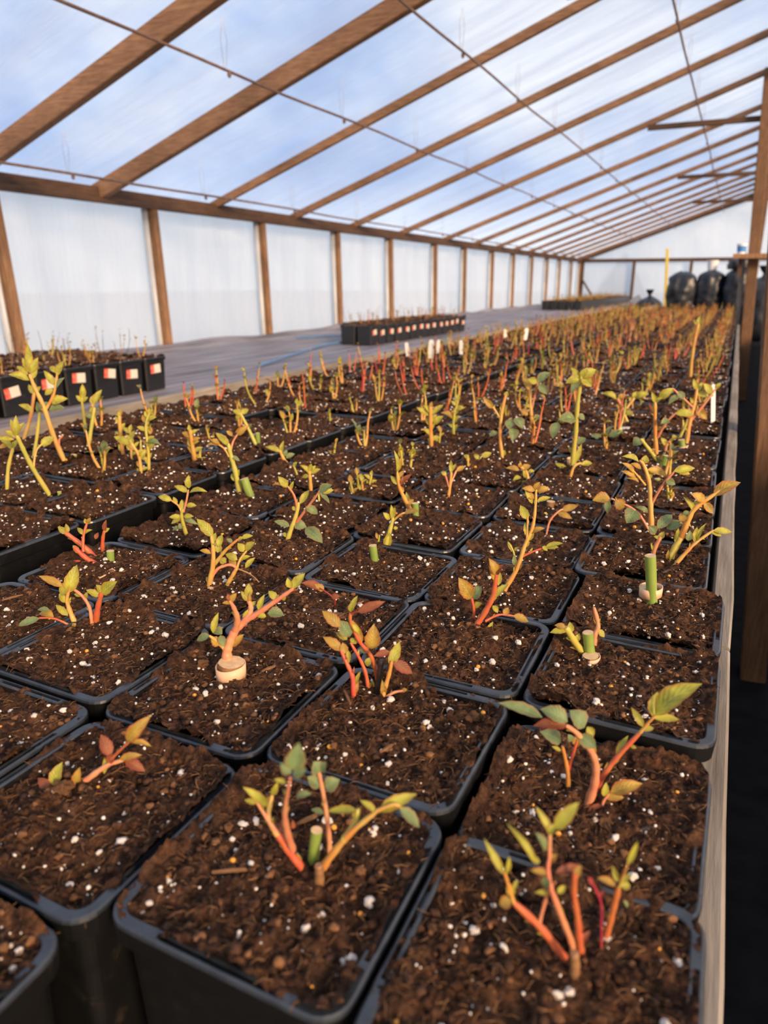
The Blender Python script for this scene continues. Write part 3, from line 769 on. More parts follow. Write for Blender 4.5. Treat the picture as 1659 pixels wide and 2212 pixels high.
P('black pot, two orange stems and toothed yellow-green leaves beside lumps of peat', [
  ('R','o',14,6,[(164,1352),(151,1320),(145,1295),(150,1268)]), ('R','p',9,6,[(198,1345),(194,1315),(180,1290),(155,1270)]), ('R','r',17,9,[(208,1342),(212,1310),(220,1280)]), ('R','r',6,4,[(160,1358),(120,1337),(83,1335)])],
 [(146,1282,166,1220,28,'y'),(150,1262,129,1286,26,'y'),(143,1302,127,1283,16,'y'),(147,1330,120,1306,14,'y'),(136,1268,84,1243,18,'o'),(220,1282,252,1256,26,'y'),(216,1288,186,1274,16,'y'),(219,1280,208,1263,14,'y'),
  (116,1333,82,1324,20,'o'),(86,1336,36,1352,18,'g'),(108,1320,80,1316,12,'g'),(172,1356,172,1340,10,'y'),(178,1288,160,1283,10,'y'),(186,1292,189,1278,9,'y'),(152,1350,170,1356,12,'o')])
P('black pot, crimson shoots fanning from soil beside green stub', [
  ('R','r',14,9,[(217,1226),(185,1205),(160,1182)]), ('R','r',15,9,[(202,1202),(172,1174),(140,1150)]), ('B','r',7,5,[(180,1192),(180,1160),(188,1130)]), ('R','r',11,6,[(222,1196),(222,1165),(226,1146)]), ('R','r',5,4,[(195,1216),(165,1212),(145,1217)])],
 [(144,1154,125,1137,13,'y'),(146,1152,142,1131,10,'y'),(188,1132,196,1118,10,'o'),(187,1132,183,1120,8,'y'),(180,1156,167,1139,10,'y'),(184,1153,199,1144,9,'y'),(226,1148,229,1123,10,'d'),(224,1149,237,1141,9,'y'),(172,1197,157,1177,11,'y'),(145,1217,140,1211,7,'d'),(206,1165,212,1150,9,'d')],
 [('stump',240,1226,238,1190,16,'g'),('chip',212,1247,246,1230,16)])
P('black pot, tall leaning red shoot, short two-leaf shoot and side sprig', [
  ('R','r',15,9,[(1020,1366),(1045,1327),(1064,1290),(1070,1258),(1073,1238)]), ('R','r',8,6,[(1021,1356),(1024,1322),(1019,1292)]), ('B','r',6,4,[(1048,1342),(1078,1328),(1112,1331)])],
 [(1072,1242,1057,1206,20,'o'),(1068,1254,1057,1222,14,'o'),(1074,1242,1087,1219,18,'d'),(1076,1265,1081,1236,11,'y'),(1018,1293,991,1248,30,'o'),(1022,1294,1040,1266,28,'g'),(1016,1294,990,1276,14,'y'),(1025,1312,1041,1302,14,'y'),
  (1070,1292,1098,1260,16,'y'),(1064,1308,1076,1324,12,'y'),(1108,1330,1142,1343,18,'o'),(1054,1362,1065,1343,10,'y'),(1090,1330,1098,1312,14,'o')])
P('black pot, taped green stub between stout pale shoot and small bud', [
  ('R','y',18,14,[(1262,1416),(1242,1387),(1222,1355)]), ('R','p',15,8,[(1282,1404),(1285,1372),(1292,1350),(1283,1312)])],
 [(1226,1360,1188,1366,16,'y'),(1222,1357,1198,1350,14,'o'),(1234,1367,1231,1343,14,'y'),(1290,1352,1282,1308,12,'o'),(1292,1360,1306,1377,14,'y'),(1240,1380,1222,1378,12,'y'),(1245,1385,1252,1368,12,'y')],
 [('stump',1276,1430,1276,1416,34,'b'),('stump',1275,1420,1270,1366,23,'g'),('tape',1277,1436,1420,38)])
P('black pot, tall green stump bound with pale tape, beside plank edge', [], [],
 [('stump',1402,1304,1401,1268,33,'b'),('stump',1409,1310,1405,1200,23,'g'),('tape',1402,1283,1263,47)])
P('black pot, arching orange shoots reaching over plank edge behind taped green stump', [
  ('R','y',17,13,[(1442,1218),(1456,1188),(1472,1158)]), ('R','o',11,5,[(1454,1226),(1485,1190),(1506,1170),(1542,1145)]), ('R','p',12,8,[(1410,1205),(1414,1185),(1427,1160)]),
  ('B','o',15,5,[(1472,1160),(1484,1130),(1500,1100),(1540,1070),(1562,1056)])],
 [(1540,1072,1600,1039,28,'o'),(1524,1082,1493,1066,20,'o'),(1520,1086,1541,1110,18,'o'),(1498,1104,1478,1073,12,'y'),(1498,1104,1507,1078,10,'y'),(1540,1147,1582,1149,16,'y'),(1535,1147,1559,1158,11,'y'),(1500,1172,1506,1138,13,'y'),(1505,1170,1524,1130,10,'y'),
  (1420,1142,1453,1110,22,'g'),(1440,1142,1478,1128,24,'g'),(1416,1152,1401,1136,20,'g'),(1468,1130,1497,1142,16,'o'),(1468,1125,1487,1107,18,'o'),(1475,1112,1492,1106,12,'g'),(1486,1168,1491,1146,14,'g'),(1424,1165,1435,1148,12,'y'),(1424,1165,1412,1158,9,'y'),(1460,1175,1466,1140,12,'y'),(1450,1228,1462,1250,7,'y')])
P('black pot, tall orange stem carrying drooping bronze and green leaves near plank', [
  ('R','o',14,6,[(1409,1163),(1407,1130),(1405,1080),(1402,1040),(1391,1006),(1382,994)]), ('B','p',6,5,[(1408,1088),(1430,1050),(1457,1018)]), ('B','p',6,4,[(1402,1145),(1376,1106),(1340,1085),(1320,1077)]), ('B','o',5,4,[(1394,1048),(1376,1026),(1364,1014)])],
 [(1380,998,1346,984,16,'y'),(1390,1002,1396,983,16,'y'),(1385,1012,1363,1001,14,'o'),(1397,1015,1442,1026,20,'o'),(1370,1022,1344,999,14,'o'),(1372,1030,1343,1017,12,'o'),(1380,1042,1353,1032,11,'o'),(1402,1037,1405,1013,10,'y'),
  (1455,1018,1502,1011,18,'y'),(1460,1018,1492,1024,13,'y'),(1438,1037,1459,1047,16,'g'),(1318,1077,1280,1080,26,'o'),(1312,1078,1313,1110,14,'g'),(1330,1078,1347,1102,24,'o'),(1372,1100,1354,1130,34,'g'),(1400,1108,1373,1094,12,'g')],
 [('stump',1421,1053,1420,1034,12,'g')])
P('black pot, tall zigzag orange shoot carrying pairs of yellow leaves', [
  ('R','o',12,5,[(1090,1275),(1117,1228),(1133,1180),(1150,1140),(1156,1100),(1158,1056)]), ('B','r',5,4,[(1124,1205),(1150,1192),(1174,1184)]), ('B','y',5,4,[(1115,1228),(1110,1195),(1100,1175)]), ('B','o',5,4,[(1138,1165),(1140,1115)])],
 [(1156,1060,1128,1054,14,'o'),(1160,1062,1187,1054,16,'o'),(1155,1057,1166,1041,14,'o'),(1155,1077,1130,1067,14,'o'),(1160,1083,1190,1074,12,'y'),(1150,1088,1134,1058,11,'y'),(1140,1122,1124,1091,18,'y'),(1140,1158,1134,1128,11,'y'),(1145,1152,1177,1140,14,'o'),
  (1140,1168,1154,1150,11,'y'),(1135,1182,1144,1169,8,'y'),(1178,1182,1217,1173,14,'y'),(1178,1183,1207,1182,11,'y'),(1172,1180,1183,1190,10,'y'),(1106,1190,1097,1169,8,'y'),(1111,1190,1121,1181,7,'y'),(1112,1222,1111,1198,10,'g'),(1118,1232,1126,1205,16,'o')])
P('black pot, leaning sprig of two bronze leaf pairs over round cut stub', [
  ('R','p',5,4,[(1180,1155),(1188,1125),(1205,1106),(1216,1100)])],
 [(1213,1102,1249,1092,16,'o'),(1205,1108,1236,1120,14,'o'),(1182,1112,1175,1108,8,'y')], [('stump',1188,1102,1190,1083,18,'b')])
P('black pot, short orange shoot topped by spreading bronze leaves behind zigzag shoot', [
  ('R','o',9,6,[(1142,1052),(1138,1022),(1124,1008)])],
 [(1122,1016,1093,1010,12,'o'),(1125,1016,1147,1004,14,'o'),(1136,1032,1131,1013,11,'y'),(1125,1030,1108,1037,11,'y'),(1122,1010,1125,998,9,'o'),(1140,1042,1108,1049,12,'y'),(1140,1020,1155,1017,9,'y')])
P('black pot, slender upright seedling of paired oval yellow-green leaves beside block gap', [
  ('R','y',10,6,[(404,1162),(396,1132),(392,1112),(395,1100)]), ('B','p',5,4,[(396,1106),(402,1085),(407,1058)]), ('B','o',5,4,[(392,1106),(385,1092),(370,1081)])],
 [(408,1055,407,1026,14,'y'),(406,1063,376,1049,14,'y'),(409,1064,447,1060,14,'y'),(372,1082,341,1072,14,'y'),(402,1093,425,1092,12,'y'),(392,1103,393,1078,10,'y'),(392,1117,365,1117,12,'y'),(397,1116,418,1115,11,'y'),(392,1121,369,1131,14,'y'),(398,1121,427,1132,11,'g'),
  (390,1140,372,1146,12,'g'),(395,1132,386,1142,12,'g'),(382,1090,374,1073,9,'y')])
P('black pot, forked orange shoots and second low arching pink shoot', [
  ('R','o',15,6,[(451,1270),(460,1222),(460,1182),(456,1158)]), ('B','p',8,6,[(455,1252),(470,1229),(495,1220),(510,1226)]), ('B','o',9,4,[(464,1218),(490,1186),(517,1163)]), ('R','o',11,8,[(490,1266),(503,1242),(512,1226)]), ('B','o',6,4,[(512,1226),(520,1206),(536,1186)]), ('B','b',4,3,[(512,1228),(540,1240),(560,1258)])],
 [(460,1160,425,1120,22,'y'),(460,1172,466,1150,10,'y'),(472,1182,480,1154,15,'y'),(468,1178,455,1168,12,'g'),(470,1194,473,1172,16,'y'),(456,1196,431,1188,11,'o'),(486,1190,500,1183,10,'y'),(502,1172,489,1164,10,'g'),(515,1166,527,1161,9,'y'),(522,1162,546,1157,12,'y'),
  (526,1192,514,1173,18,'y'),(530,1189,550,1170,18,'y'),(513,1210,487,1196,16,'y'),(518,1211,541,1201,12,'y'),(530,1227,551,1204,12,'y'),(510,1222,494,1208,14,'o'),(488,1216,474,1207,16,'y'),(452,1262,446,1245,9,'o')],
 [('stump',455,1284,455,1270,13,'b')])
P('black pot, thick jointed yellow shoot beside green slanted stub next to block gap', [
  ('R','y',14,8,[(519,1074),(509,1022),(499,985),(493,958)]), ('B','p',5,4,[(498,978),(503,955),(514,937)]), ('B','o',5,4,[(495,987),(485,970),(472,960)])],
 [(512,940,537,919,14,'o'),(502,942,489,930,10,'o'),(494,964,466,934,16,'y'),(474,962,445,960,10,'o'),(475,960,454,949,12,'o'),(500,985,518,996,10,'g'),(510,1032,517,1014,11,'y'),(508,1040,500,1022,10,'y'),(520,1060,512,1045,10,'y')],
 [('stump',543,1078,527,1034,18,'g')])
P('black pot, forked yellow stem, broad grey-green lower leaves and water drop', [
  ('R','y',12,8,[(620,1170),(630,1140),(640,1112),(645,1085)]), ('B','p',6,4,[(642,1098),(635,1070),(621,1050)]), ('B','p',7,4,[(641,1128),(665,1095),(692,1060)])],
 [(621,1053,601,1029,16,'y'),(620,1053,591,1044,11,'o'),(626,1060,634,1039,8,'y'),(648,1088,668,1058,14,'y'),(690,1062,717,1047,20,'g'),(690,1066,713,1087,11,'g'),(698,1066,721,1058,12,'y'),(660,1094,687,1110,18,'g'),(626,1137,592,1125,14,'g'),(634,1132,662,1138,22,'g'),(660,1140,697,1172,28,'g'),(640,1102,631,1094,10,'y'),(620,1160,612,1150,9,'y')])
P('black pot, small tufted yellow shoot behind forked yellow stem', [
  ('R','o',9,7,[(672,1066),(670,1035),(668,1018)]), ('R','y',5,4,[(690,1090),(688,1065)])],
 [(668,1022,649,1004,11,'y'),(670,1022,692,1013,11,'y'),(668,1028,652,1031,10,'y'),(670,1018,673,1001,10,'y'),(670,1020,682,1005,9,'y'),(668,1020,660,1006,9,'y'),(688,1068,700,1060,10,'y')])
P('black pot, short two-leaf yellow shoot behind upright green stub with pale cut top', [
  ('R','y',15,7,[(832,1182),(842,1146),(850,1118)]), ('B','o',5,4,[(850,1124),(866,1111),(875,1108)]), ('R','y',5,4,[(815,1184),(820,1156)])],
 [(835,1182,842,1150,18,'y'),(848,1122,845,1090,11,'y'),(842,1122,828,1107,12,'y'),(872,1109,905,1103,14,'o'),(850,1142,860,1140,8,'y'),(850,1120,853,1095,9,'y'),(818,1165,812,1150,8,'o')],
 [('stump',810,1214,805,1178,17,'g')])
P('black pot, leaning orange shoot with narrow leaflets against short green stub', [
  ('R','o',14,5,[(890,1112),(876,1082),(862,1050),(858,1018)])],
 [(858,1022,853,973,11,'y'),(860,1018,866,988,10,'o'),(862,1032,873,1016,11,'o'),(867,1042,889,1024,11,'d'),(873,1062,858,1053,12,'o'),(885,1102,877,1062,13,'y'),(857,1047,844,1027,10,'y'),(866,1048,871,1028,8,'d'),(880,1092,894,1078,10,'o')],
 [('stump',898,1122,897,1087,15,'g')])
P('black pot, thin pink forked shoot with few leaves in right block', [
  ('R','o',8,6,[(968,1078),(972,1050),(975,1020)]), ('B','p',5,4,[(972,1048),(986,1016)]), ('B','p',5,4,[(970,1052),(962,1026)])],
 [(975,1023,974,993,9,'y'),(986,1018,1005,1007,11,'o'),(964,1027,953,1019,10,'y'),(977,1017,985,1002,8,'y')])
P('black pot, clump of four short yellow-green sprouts', [
  ('R','y',7,5,[(762,1066),(757,1040)]), ('R','o',7,5,[(783,1064),(782,1038)]), ('R','y',7,5,[(797,1056),(803,1025)]), ('R','y',6,4,[(775,1056),(770,1020)])],
 [], [], [(0,5,16,'y'),(1,5,16,'y'),(2,6,17,'y'),(3,5,15,'o')])
P('black pot, very tall straight yellow stem over pale tape, leafy crown at top', [
  ('R','y',11,8,[(1235,1012),(1243,940),(1248,870),(1256,812)]), ('R','o',8,5,[(1230,1038),(1240,1008),(1256,1000)]), ('B','g',5,4,[(1245,912),(1225,900),(1205,910)])],
 [(1256,815,1288,798,22,'y'),(1257,814,1278,836,22,'y'),(1253,816,1233,793,11,'y'),(1251,818,1222,827,18,'y'),(1252,822,1233,850,16,'g'),(1255,815,1268,795,14,'y'),(1243,905,1207,905,28,'g'),(1206,912,1193,947,22,'g'),(1246,897,1264,906,14,'g'),(1240,1002,1257,958,11,'y'),(1248,960,1265,945,16,'g'),
  (1226,1017,1199,1000,12,'y'),(1228,1012,1214,1022,12,'g'),(1255,1004,1280,1000,13,'y'),(1240,985,1228,965,11,'y')], [('tape',1234,1003,989,20)])
P('black pot, slim orange stem and three round grey-green leaves hanging to one side', [
  ('R','o',9,6,[(1085,992),(1080,940),(1084,890),(1093,852)]), ('B','o',5,4,[(1081,905),(1065,880),(1048,862)]), ('B','p',4,3,[(1082,930),(1102,903)])],
 [(1065,882,1043,858,13,'o'),(1087,895,1085,868,11,'y'),(1108,925,1107,953,22,'g'),(1112,903,1130,926,24,'g'),(1103,905,1100,928,20,'g'),(1074,935,1057,942,14,'g'),(1092,858,1096,845,10,'y'),(1085,985,1090,972,11,'y')])
P('black pot, bushy upright yellow shoot of small leaves at edge of right block', [
  ('R','o',11,8,[(932,966),(930,920),(930,878)]), ('R','y',6,4,[(948,962),(952,930)])], [(928,897,900,880,13,'y'),(934,895,958,874,14,'y'),(937,918,957,898,16,'y')], [], [(0,8,20,'y'),(1,5,14,'y')])
P('black pot, slim leafy shoot carrying white scrap, next to bushy yellow shoot', [
  ('R','y',8,5,[(980,948),(980,905),(990,862)])], [(976,902,955,890,14,'o'),(984,885,1004,880,12,'y')], [], [(0,8,18,'y')])
P('black pot, tall stem topped by broad green leaves in right block', [
  ('R','o',10,7,[(1152,938),(1147,890),(1145,842)]), ('B','p',5,4,[(1148,885),(1162,826)])], [(1146,845,1128,813,16,'o'),(1162,828,1188,803,20,'g'),(1164,830,1182,852,16,'g'),(1140,897,1123,885,14,'o'),(1155,907,1168,898,14,'g'),(1160,828,1140,818,16,'y')], [], [(0,4,16,'y')])
P('black pot, three forked orange stems around slanted pale cut stub near plank', [
  ('R','o',11,7,[(1418,988),(1415,930),(1415,868)]), ('R','y',11,7,[(1425,1004),(1405,975),(1384,948)]), ('B','p',6,4,[(1420,945),(1440,912),(1460,892)]), ('R','p',7,5,[(1437,984),(1440,962),(1456,945)])],
 [(1415,870,1408,846,10,'y'),(1418,870,1432,858,10,'y'),(1424,862,1455,838,18,'y'),(1458,893,1500,895,18,'y'),(1445,908,1428,915,16,'g'),(1386,950,1368,962,22,'g'),(1452,947,1462,942,11,'y'),(1438,962,1428,945,12,'y'),(1415,905,1402,870,10,'p')],
 [('stump',1434,1008,1440,984,17,'g')], [(0,3,15,'y'),(1,3,15,'y')])
P('black pot, taped stub and large branching orange and yellow shoot by plank edge', [
  ('R','o',11,6,[(1482,962),(1490,912),(1500,872),(1506,838)]), ('B','p',6,4,[(1491,910),(1520,875),(1547,838)]), ('B','p',5,4,[(1499,882),(1470,855),(1452,838)]), ('R','y',7,5,[(1466,950),(1478,925),(1486,905)])],
 [(1545,842,1558,826,10,'y'),(1538,850,1520,828,16,'y'),(1503,884,1528,906,18,'o'),(1497,896,1472,893,20,'o'),(1502,852,1533,856,16,'y'),(1468,854,1444,872,14,'g'),(1462,846,1478,862,14,'g'),(1455,840,1432,855,13,'g'),(1506,842,1498,818,12,'y'),(1506,845,1518,826,10,'y')],
 [('stump',1475,974,1472,950,13,'g'),('tape',1475,981,969,17)], [(0,4,14,'y')])
P('black pot, forked pink stems, yellow upper leaves and grey-green leaves beside white scrap', [
  ('R','p',9,6,[(1333,928),(1346,892),(1334,862)]), ('R','o',8,5,[(1357,918),(1350,890),(1372,858)]), ('R','g',5,4,[(1310,955),(1330,940),(1345,928)])],
 [(1332,862,1302,848,15,'y'),(1335,862,1355,852,14,'o'),(1372,860,1402,850,16,'y'),(1368,862,1378,845,12,'y'),(1318,952,1347,930,22,'g'),(1298,952,1277,938,18,'g'),(1355,950,1378,968,20,'g'),(1365,940,1352,952,16,'g'),(1345,890,1370,895,13,'y'),(1300,945,1308,958,14,'y')], [], [(0,3,14,'y'),(1,3,14,'y')])
P('black pot, tallest single orange stem of right block, small leaf tuft on top', [
  ('R','o',8,6,[(1490,822),(1495,770),(1503,722),(1509,698)])], [(1508,702,1512,683,9,'y'),(1507,702,1498,690,9,'y')], [], [(0,2,10,'y')])
P('black pot, two long thorny yellow stems crossing, leafy tops, in left block', [
  ('R','y',11,8,[(112,1078),(70,1010),(46,962),(36,940)]), ('R','y',9,7,[(15,1062),(18,1010),(28,968)]), ('B','o',5,4,[(72,1012),(78,975),(92,958)])],
 [(36,945,34,897,14,'y'),(34,942,52,912,14,'y'),(32,945,12,930,14,'y'),(30,950,-5,948,12,'y'),(38,940,22,905,13,'y'),(26,972,-6,940,14,'y'),(88,962,118,943,18,'y'),(28,968,40,950,13,'y'),(20,960,-4,968,11,'o')], [('stump',131,1078,128,1062,9,'g')])
P('black pot, tallest thorny orange rose stem of left block, forked leafy top', [
  ('R','o',12,7,[(141,1002),(115,940),(95,880),(76,840),(64,808)]), ('B','o',7,5,[(97,888),(116,852),(124,805)]), ('R','y',9,6,[(72,995),(80,942),(86,890)]), ('B','p',5,3,[(128,970),(128,950),(136,942)])],
 [(66,806,48,772,14,'y'),(66,806,82,772,15,'y'),(64,806,60,742,15,'y'),(63,822,18,807,18,'y'),(72,818,80,796,12,'y'),(60,810,36,790,14,'y'),(122,812,137,779,15,'y'),(116,832,95,800,15,'y'),(115,842,96,853,13,'y'),(112,872,146,860,20,'y'),(106,886,140,880,18,'g'),(70,890,40,873,15,'y'),(100,880,95,868,22,'g'),(122,806,108,790,12,'y'),(85,892,80,868,14,'g'),(118,840,138,815,12,'g')], [('stump',158,1002,160,982,12,'g')])
P('black pot, one leaning bare orange stem behind tall thorny stems', [
  ('R','o',9,7,[(50,955),(66,900),(74,848)])], [(72,852,62,830,12,'y'),(73,850,88,835,12,'y')])
P('black pot, pair of sturdy yellow-green shoots and one broad leaf, before grey plank', [
  ('R','y',10,7,[(190,970),(198,920),(204,880)]), ('R','y',8,5,[(186,942),(180,892),(176,858)])],
 [(178,862,178,829,13,'y'),(176,868,164,854,12,'y'),(202,876,220,841,15,'y'),(196,872,206,852,12,'y'),(178,868,190,858,12,'y'),(202,905,185,895,12,'g'),(204,890,196,880,14,'y')], [('stump',199,892,200,876,10,'b')])
P('black pot, dense bushy clump of bright yellow-green shoots in left block', [
  ('R','o',8,6,[(305,1024),(300,985),(284,958)]), ('R','y',8,5,[(322,1020),(320,970),(315,922),(322,893)]), ('R','o',9,7,[(266,985),(260,932),(258,898)]), ('R','o',6,4,[(284,1000),(283,955),(280,930)])],
 [(315,955,346,958,16,'g'),(285,960,245,942,16,'y'),(258,900,256,890,10,'y'),(322,897,330,885,12,'y')], [], [(0,9,20,'y'),(1,12,20,'y'),(2,6,18,'y'),(3,8,18,'y')])
P('black pot, one stout leafy orange shoot over round pale cut stub in left block', [
  ('R','o',11,8,[(422,998),(415,960),(411,928)]), ('R','y',6,5,[(432,998),(432,978)])], [], [('stump',422,1010,421,1000,12,'b')], [(0,11,20,'y'),(1,4,14,'y')])
P('black pot, leaning orange shoot and green stub at edge of left block', [
  ('R','y',10,6,[(554,965),(536,925),(519,893)])], [(520,896,503,886,14,'y'),(520,894,537,884,12,'y'),(533,926,508,933,14,'o'),(518,895,510,905,10,'y'),(537,928,544,915,9,'g')], [('stump',558,962,556,935,10,'g')])
P('black pot, reddish curled shoot and small green sprig at corner of right block', [
  ('R','o',10,6,[(624,1008),(613,992),(604,972)]), ('R','y',6,4,[(645,1035),(634,1005)]), ('B','d',4,3,[(612,992),(604,1010),(600,1022)])],
 [(606,976,573,964,12,'y'),(609,980,612,952,10,'y'),(618,990,637,980,12,'g'),(612,985,620,972,10,'g'),(634,1008,642,998,10,'y'),(600,1018,594,1030,13,'d'),(612,990,600,1000,10,'d')])
P('black pot, low spreading yellow sprout in right block', [
  ('R','o',6,4,[(1010,1013),(1012,990)]), ('R','y',6,4,[(1032,1008),(1040,985)])], [(1040,988,1062,978,13,'y'),(1012,992,1002,982,11,'y'),(1034,992,1024,982,11,'y')], [], [(0,3,12,'y')])

P('black pot, withered rust red seedling between peat lumps and black stick', [
  ('R','d',7,4,[(722,1314),(722,1294),(700,1276)]), ('B','d',4,3,[(700,1276),(690,1270)])],
 [(695,1274,652,1258,22,'d'),(700,1276,680,1262,16,'o'),(716,1290,734,1288,14,'d')],
 [('bark',645,1306,672,1288,14,'bark chip'),('bark',652,1320,706,1322,13,'stem k')])
CRNG = random.Random(21)
def put_plant(label, stems, leaves, extra, autos):
    x0, y0 = (stems[0][4][0] if stems else (extra[0][1], extra[0][2]))
    q = pot_at(onz(x0, y0, RIM-0.006))
    if q is None: return
    if q.label is None: q.label = label
    sz = q.top-0.006
    samples = []; mine = []
    for mode, col, w0, w1, pts in stems:
        k = CRNG.uniform(-0.22, 0.22)
        if mode == 'R': base = onz(pts[0][0], pts[0][1], sz)
        elif mode[0] == 'T':
            xy = mode[1:].split(','); base = onz(float(xy[0]), float(xy[1]), sz)
        else:
            s = min(samples, key=lambda s: (s[0]-pts[0][0])**2+(s[1]-pts[0][1])**2)
            base = CAM+ray(pts[0][0], pts[0][1])*(s[2]/F); k = CRNG.uniform(-0.5, 0.5)
        W3 = []
        for (px, py) in pts:
            r = ray(px, py)
            den = VH.dot(r)-k*r.z
            t = (k*(CAM.z-base.z)-VH.dot(CAM-base))/den
            W3.append(CAM+r*t)
        dep = (base-CAM).dot(fwd)
        if mode == 'R': W3.insert(0, W3[0]-Vector((0, 0, 0.010))+(W3[0]-W3[1])*0.12)
        C = catmull(W3, 5); n = len(C)
        R_ = [max(0.0006, (w0+(w1-w0)*i/(n-1))*0.5*dep/F) for i in range(n)]
        R_ = [r*(1+0.10*math.sin(i*1.9)) for i, r in enumerate(R_)]
        R_[-1] *= 0.7
        st = dict(pts=C, rad=R_, col=col, leaves=[]); mine.append(st)
        for p in C:
            a = proj(p); samples.append((a[0], a[1], a[2], st))
    def add_leaf(xa, ya, xb, yb, w, col, st=None, dep=None):
        if dep is None:
            s = min(samples, key=lambda s: (s[0]-xa)**2+(s[1]-ya)**2); dep, st = s[2], s[3]
        L = math.hypot(xb-xa, yb-ya)*dep/F
        P0 = CAM+ray(xa, ya)*(dep/F); P1 = CAM+ray(xb, yb)*((dep+CRNG.uniform(-0.45, 0.3)*L)/F)
        vd = (P0-CAM).normalized()
        nrm = (Vector((0, 0, 0.55))-vd*0.85+Vector((CRNG.uniform(-.35, .35), CRNG.uniform(-.35, .35), 0))).normalized()
        st['leaves'].append((P0, P1, w*1.12*dep/F, nrm, col))
    for lf in leaves: add_leaf(*lf)
    for si, n, size, col in autos:
        st = mine[si]; C = st['pts']
        for i in range(n):
            t = 0.35+0.65*(i+0.5)/n; p = C[min(len(C)-1, int(t*(len(C)-1)))]; a = proj(p)
            ang = math.radians(CRNG.uniform(20, 75))*(1 if i % 2 else -1)
            if i == n-1: ang *= 0.2
            L = size*CRNG.uniform(0.75, 1.25)
            add_leaf(a[0], a[1], a[0]+math.sin(ang)*L, a[1]-math.cos(ang)*L, L*CRNG.uniform(0.42, 0.6), col if CRNG.random() > 0.2 else 'o', st, a[2])
    for (mode, col, w0, w1, pts), st in zip(stems, mine):          # ragged little bracts along the stems
        Lp = sum(math.hypot(b_[0]-a_[0], b_[1]-a_[1]) for a_, b_ in zip(pts, pts[1:]))
        if Lp < 45 or col in 'kb': continue
        C = st['pts']; nb = max(1, int(Lp/38))
        for i in range(nb):
            t = 0.28+0.66*(i+CRNG.random()*0.6)/nb; j = min(len(C)-2, int(t*(len(C)-1)))
            a = proj(C[j]); c = proj(C[j+1]); an = math.atan2(c[1]-a[1], c[0]-a[0])+CRNG.choice((-1, 1))*CRNG.uniform(0.25, 0.7)
            L = CRNG.uniform(0.9, 1.5)*max(9, (w0+w1)*0.6)
            add_leaf(a[0], a[1], a[0]+math.cos(an)*L, a[1]+math.sin(an)*L, L*0.34, CRNG.choice(('y', 'o', 'y', 'd')), st, a[2])
    q.stems += mine
    for ex in extra:
        if ex[0] == 'stump':
            _, xb, yb, xt, yt, w, col = ex
            B = onz(xb, yb, sz); dep = (B-CAM).dot(fwd); r = ray(xt, yt); t = -VH.dot(CAM-B)/VH.dot(r); T = CAM+r*t
            q.extra.append(('stump', B, T, w*0.5*dep/F, col))
        elif ex[0] == 'tape':
            _, x, yb, yt, w = ex
            stp = [e_ for e_ in q.extra if e_[0] == 'stump']
            B = stp[0][1].copy() if stp else onz(x, yb+2, sz); dep = (B-CAM).dot(fwd); h = (yb-yt)*dep/F*1.02
            zb = max(sz-0.001, (CAM+ray(x, yb)*(dep/F)).z)
            q.extra.append(('tape', Vector((B.x, B.y, zb)), h, w*0.5*dep/F))
        elif ex[0] == 'bark':
            _, xa, ya, xb, yb, w, mt = ex
            A = onz(xa, ya, sz+0.003); B = onz(xb, yb, sz+0.004); dep = (A-CAM).dot(fwd)
            q.extra.append(('bark', A, B, w*0.5*dep/F, mt))
        elif ex[0] == 'chip':
            _, xa, ya, xb, yb, w = ex
            A = onz(xa, ya, sz+0.003); B = onz(xb, yb, sz+0.008); dep = (A-CAM).dot(fwd)
            q.extra.append(('chip', A, B, w*0.5*dep/F))
for args in PL: put_plant(*args)

def emit_stem(q, st, obj, inv, nseg=8):
    b = MB(); b.tube(st['pts'], st['rad'], ('stem ' if 'stem '+st['col'] in MATS else 'leaf ')+st['col'], 8)
    so = b.build('stem', obj, True, inv)
    for (P0, P1, w, nrm, col) in st['leaves']:
        b = MB(); leaf_add(b, P0, P1, w, nrm, 'leaf '+('d' if col in 'pr' else col), fold=CRNG.uniform(0.08, 0.24), arch=CRNG.uniform(0.02, 0.2), nseg=nseg)
        b.build('leaf', so, True, inv)

